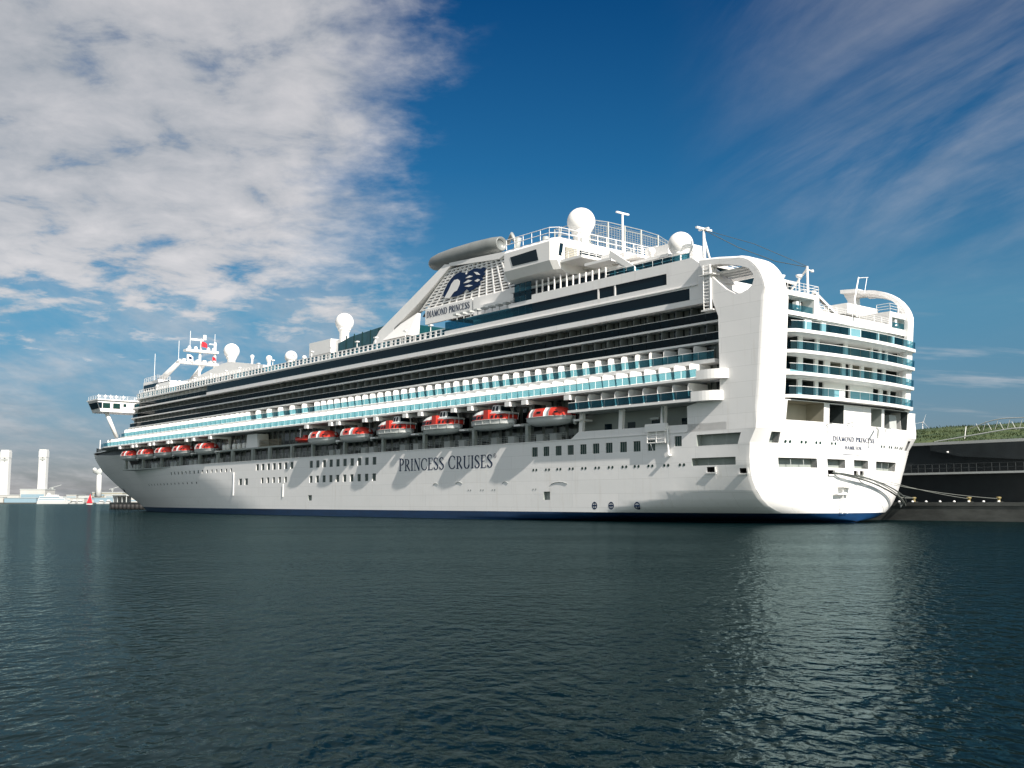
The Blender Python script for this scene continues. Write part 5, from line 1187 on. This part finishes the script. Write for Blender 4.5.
q = MB(); q.hexa([(-26, -5, -.4), (24, -5, -.4), (24, 5, -.4), (-26, 5, -.4)], [(-25, -6, 5), (31, -6, 5), (31, 6, 5), (-25, 6, 5)]); q.build('boat_hull', 'towerwhite', e)
q = MB(); q.box(-24, 20, -5.5, 5.5, 5, 9); q.box(-22, 12, -5, 5, 9, 12.5); q.box(-12, 6, -4, 4, 12.5, 15); q.hexa([(-10, -2, 15), (-6, -2, 15), (-6, 2, 15), (-10, 2, 15)], [(-11, -1.5, 18), (-8, -1.5, 18), (-8, 1.5, 18), (-11, 1.5, 18)]); q.build('deck_house', 'towerwhite', e)
q = MB()
for z, a, b in ((6.2, -23, 19), (10, -21, 11)): q.box(a, b, -5.6, -5.52, z, z + 1.4)
q.build('window', 'townblue', e)
e = empty('sailing_boat', (*fw(89.6, 1250), 0)); tag(e, 'small sailing boat with a red sail off the far shore', 'sailing boat')
q = MB(); q.hexa([(-3, -.8, -.2), (3, -.8, -.2), (3, .8, -.2), (-3, .8, -.2)], [(-4, -1.1, 1), (4.4, -.3, 1.1), (4.4, .3, 1.1), (-4, 1.1, 1)]); q.build('boat_hull', 'towerwhite', e)
q = MB(); q.prism([(-3.6, 1.6), (3.2, 1.8), (.4, 12.6)], lambda x, z: (x, -.08, z), lambda x, z: (x, .08, z)); q.build('sail', 'red', e); q = MB(); q.tube([(.3, .1, .8), (.4, .1, 13)], .1, 5); q.build('mast', 'fascia', e)
e = empty('lookout_tower', (*fw(98, 1835), 2.2)); tag(e, 'white lookout tower with a flared shell top beside the bow', 'tower')
q = MB(); q.lathe([(5.2, 10), (4.4, 30), (3.9, 48)], (0, 0, 0), 16); q.build('shaft', 'towerwhite', e)
q = MB(); vs = []
n = 20
for k in range(n): a = 2 * math.pi * k / n; vs.append((3 * math.cos(a), 3 * math.sin(a), 48))
for k in range(n): a = 2 * math.pi * k / n; vs.append((-1.5 + 10 * math.cos(a), 8 * math.sin(a), 58 + 5.5 * math.cos(a - .4)))
q.add(vs, [(k, (k + 1) % n, n + (k + 1) % n, n + k) for k in range(n)] + [tuple(range(n, 2 * n))], True); q.build('shell_top', 'fascia', e)
q = MB(); q.ball((-7.5, -2, 57), 3.4, 12); q.build('dome', 'towerwhite', e)
for px, z1, L in ((52, 26, 'slim grey crane standing behind the white ferry'), (112, 24, 'slim grey crane behind the beige flat-roofed building')):
    e = empty('harbour_crane', (*fw(px, 1870), 2.2)); tag(e, L, 'crane')
    q = MB(); q.tube([(0, 0, 0), (0, 0, z1)], .7, 5); q.build('mast', 'fascia', e); q = MB(); q.tube([(-6, 0, z1 - 1), (15, 0, z1 + 5)], .5, 5); q.build('jib', 'fascia', e)
    q = MB(); q.box(-1.5, 1.5, -1.5, 1.5, z1 - 3, z1); q.build('cab', 'steel', e)
for px0, px1, z1, m, L in ((-40, -8, 15, 'town', 'pale block at the picture edge behind the harbour hall'), (56, 66, 10, 'fascia', 'grey low block right of the second tower'), (66, 76, 13, 'town', 'white block with a flat roof between ferry and storage block'), (84, 91, 9, 'town', 'small white house just left of the lookout tower')):
    house('shore_house', px0, px1, 0, z1, m, L, dist=1860, win=2, roof=.8)
e = empty('wind_turbine', (*fw(926, 1000), 0)); tag(e, 'slim white wind turbine beyond the grass roof', 'wind turbine')
q = MB(); q.tube([(0, 0, 0), (0, 0, 78)], 0.8, 10, .35); q.build('tower', 'towerwhite', e)
q = MB(); q.box(-.5, .5, -1.5, 1.5, 78, 79); q.build('nacelle', 'towerwhite', e)
for a in (70, 190, 310):
    q = MB(); q.tube([(0, -2.2, 78.5), (8.0 * math.cos(R(a)), -2.2, 78.5 + 8.0 * math.sin(R(a)))], .2, 6, .07); q.build('blade', 'towerwhite', e)
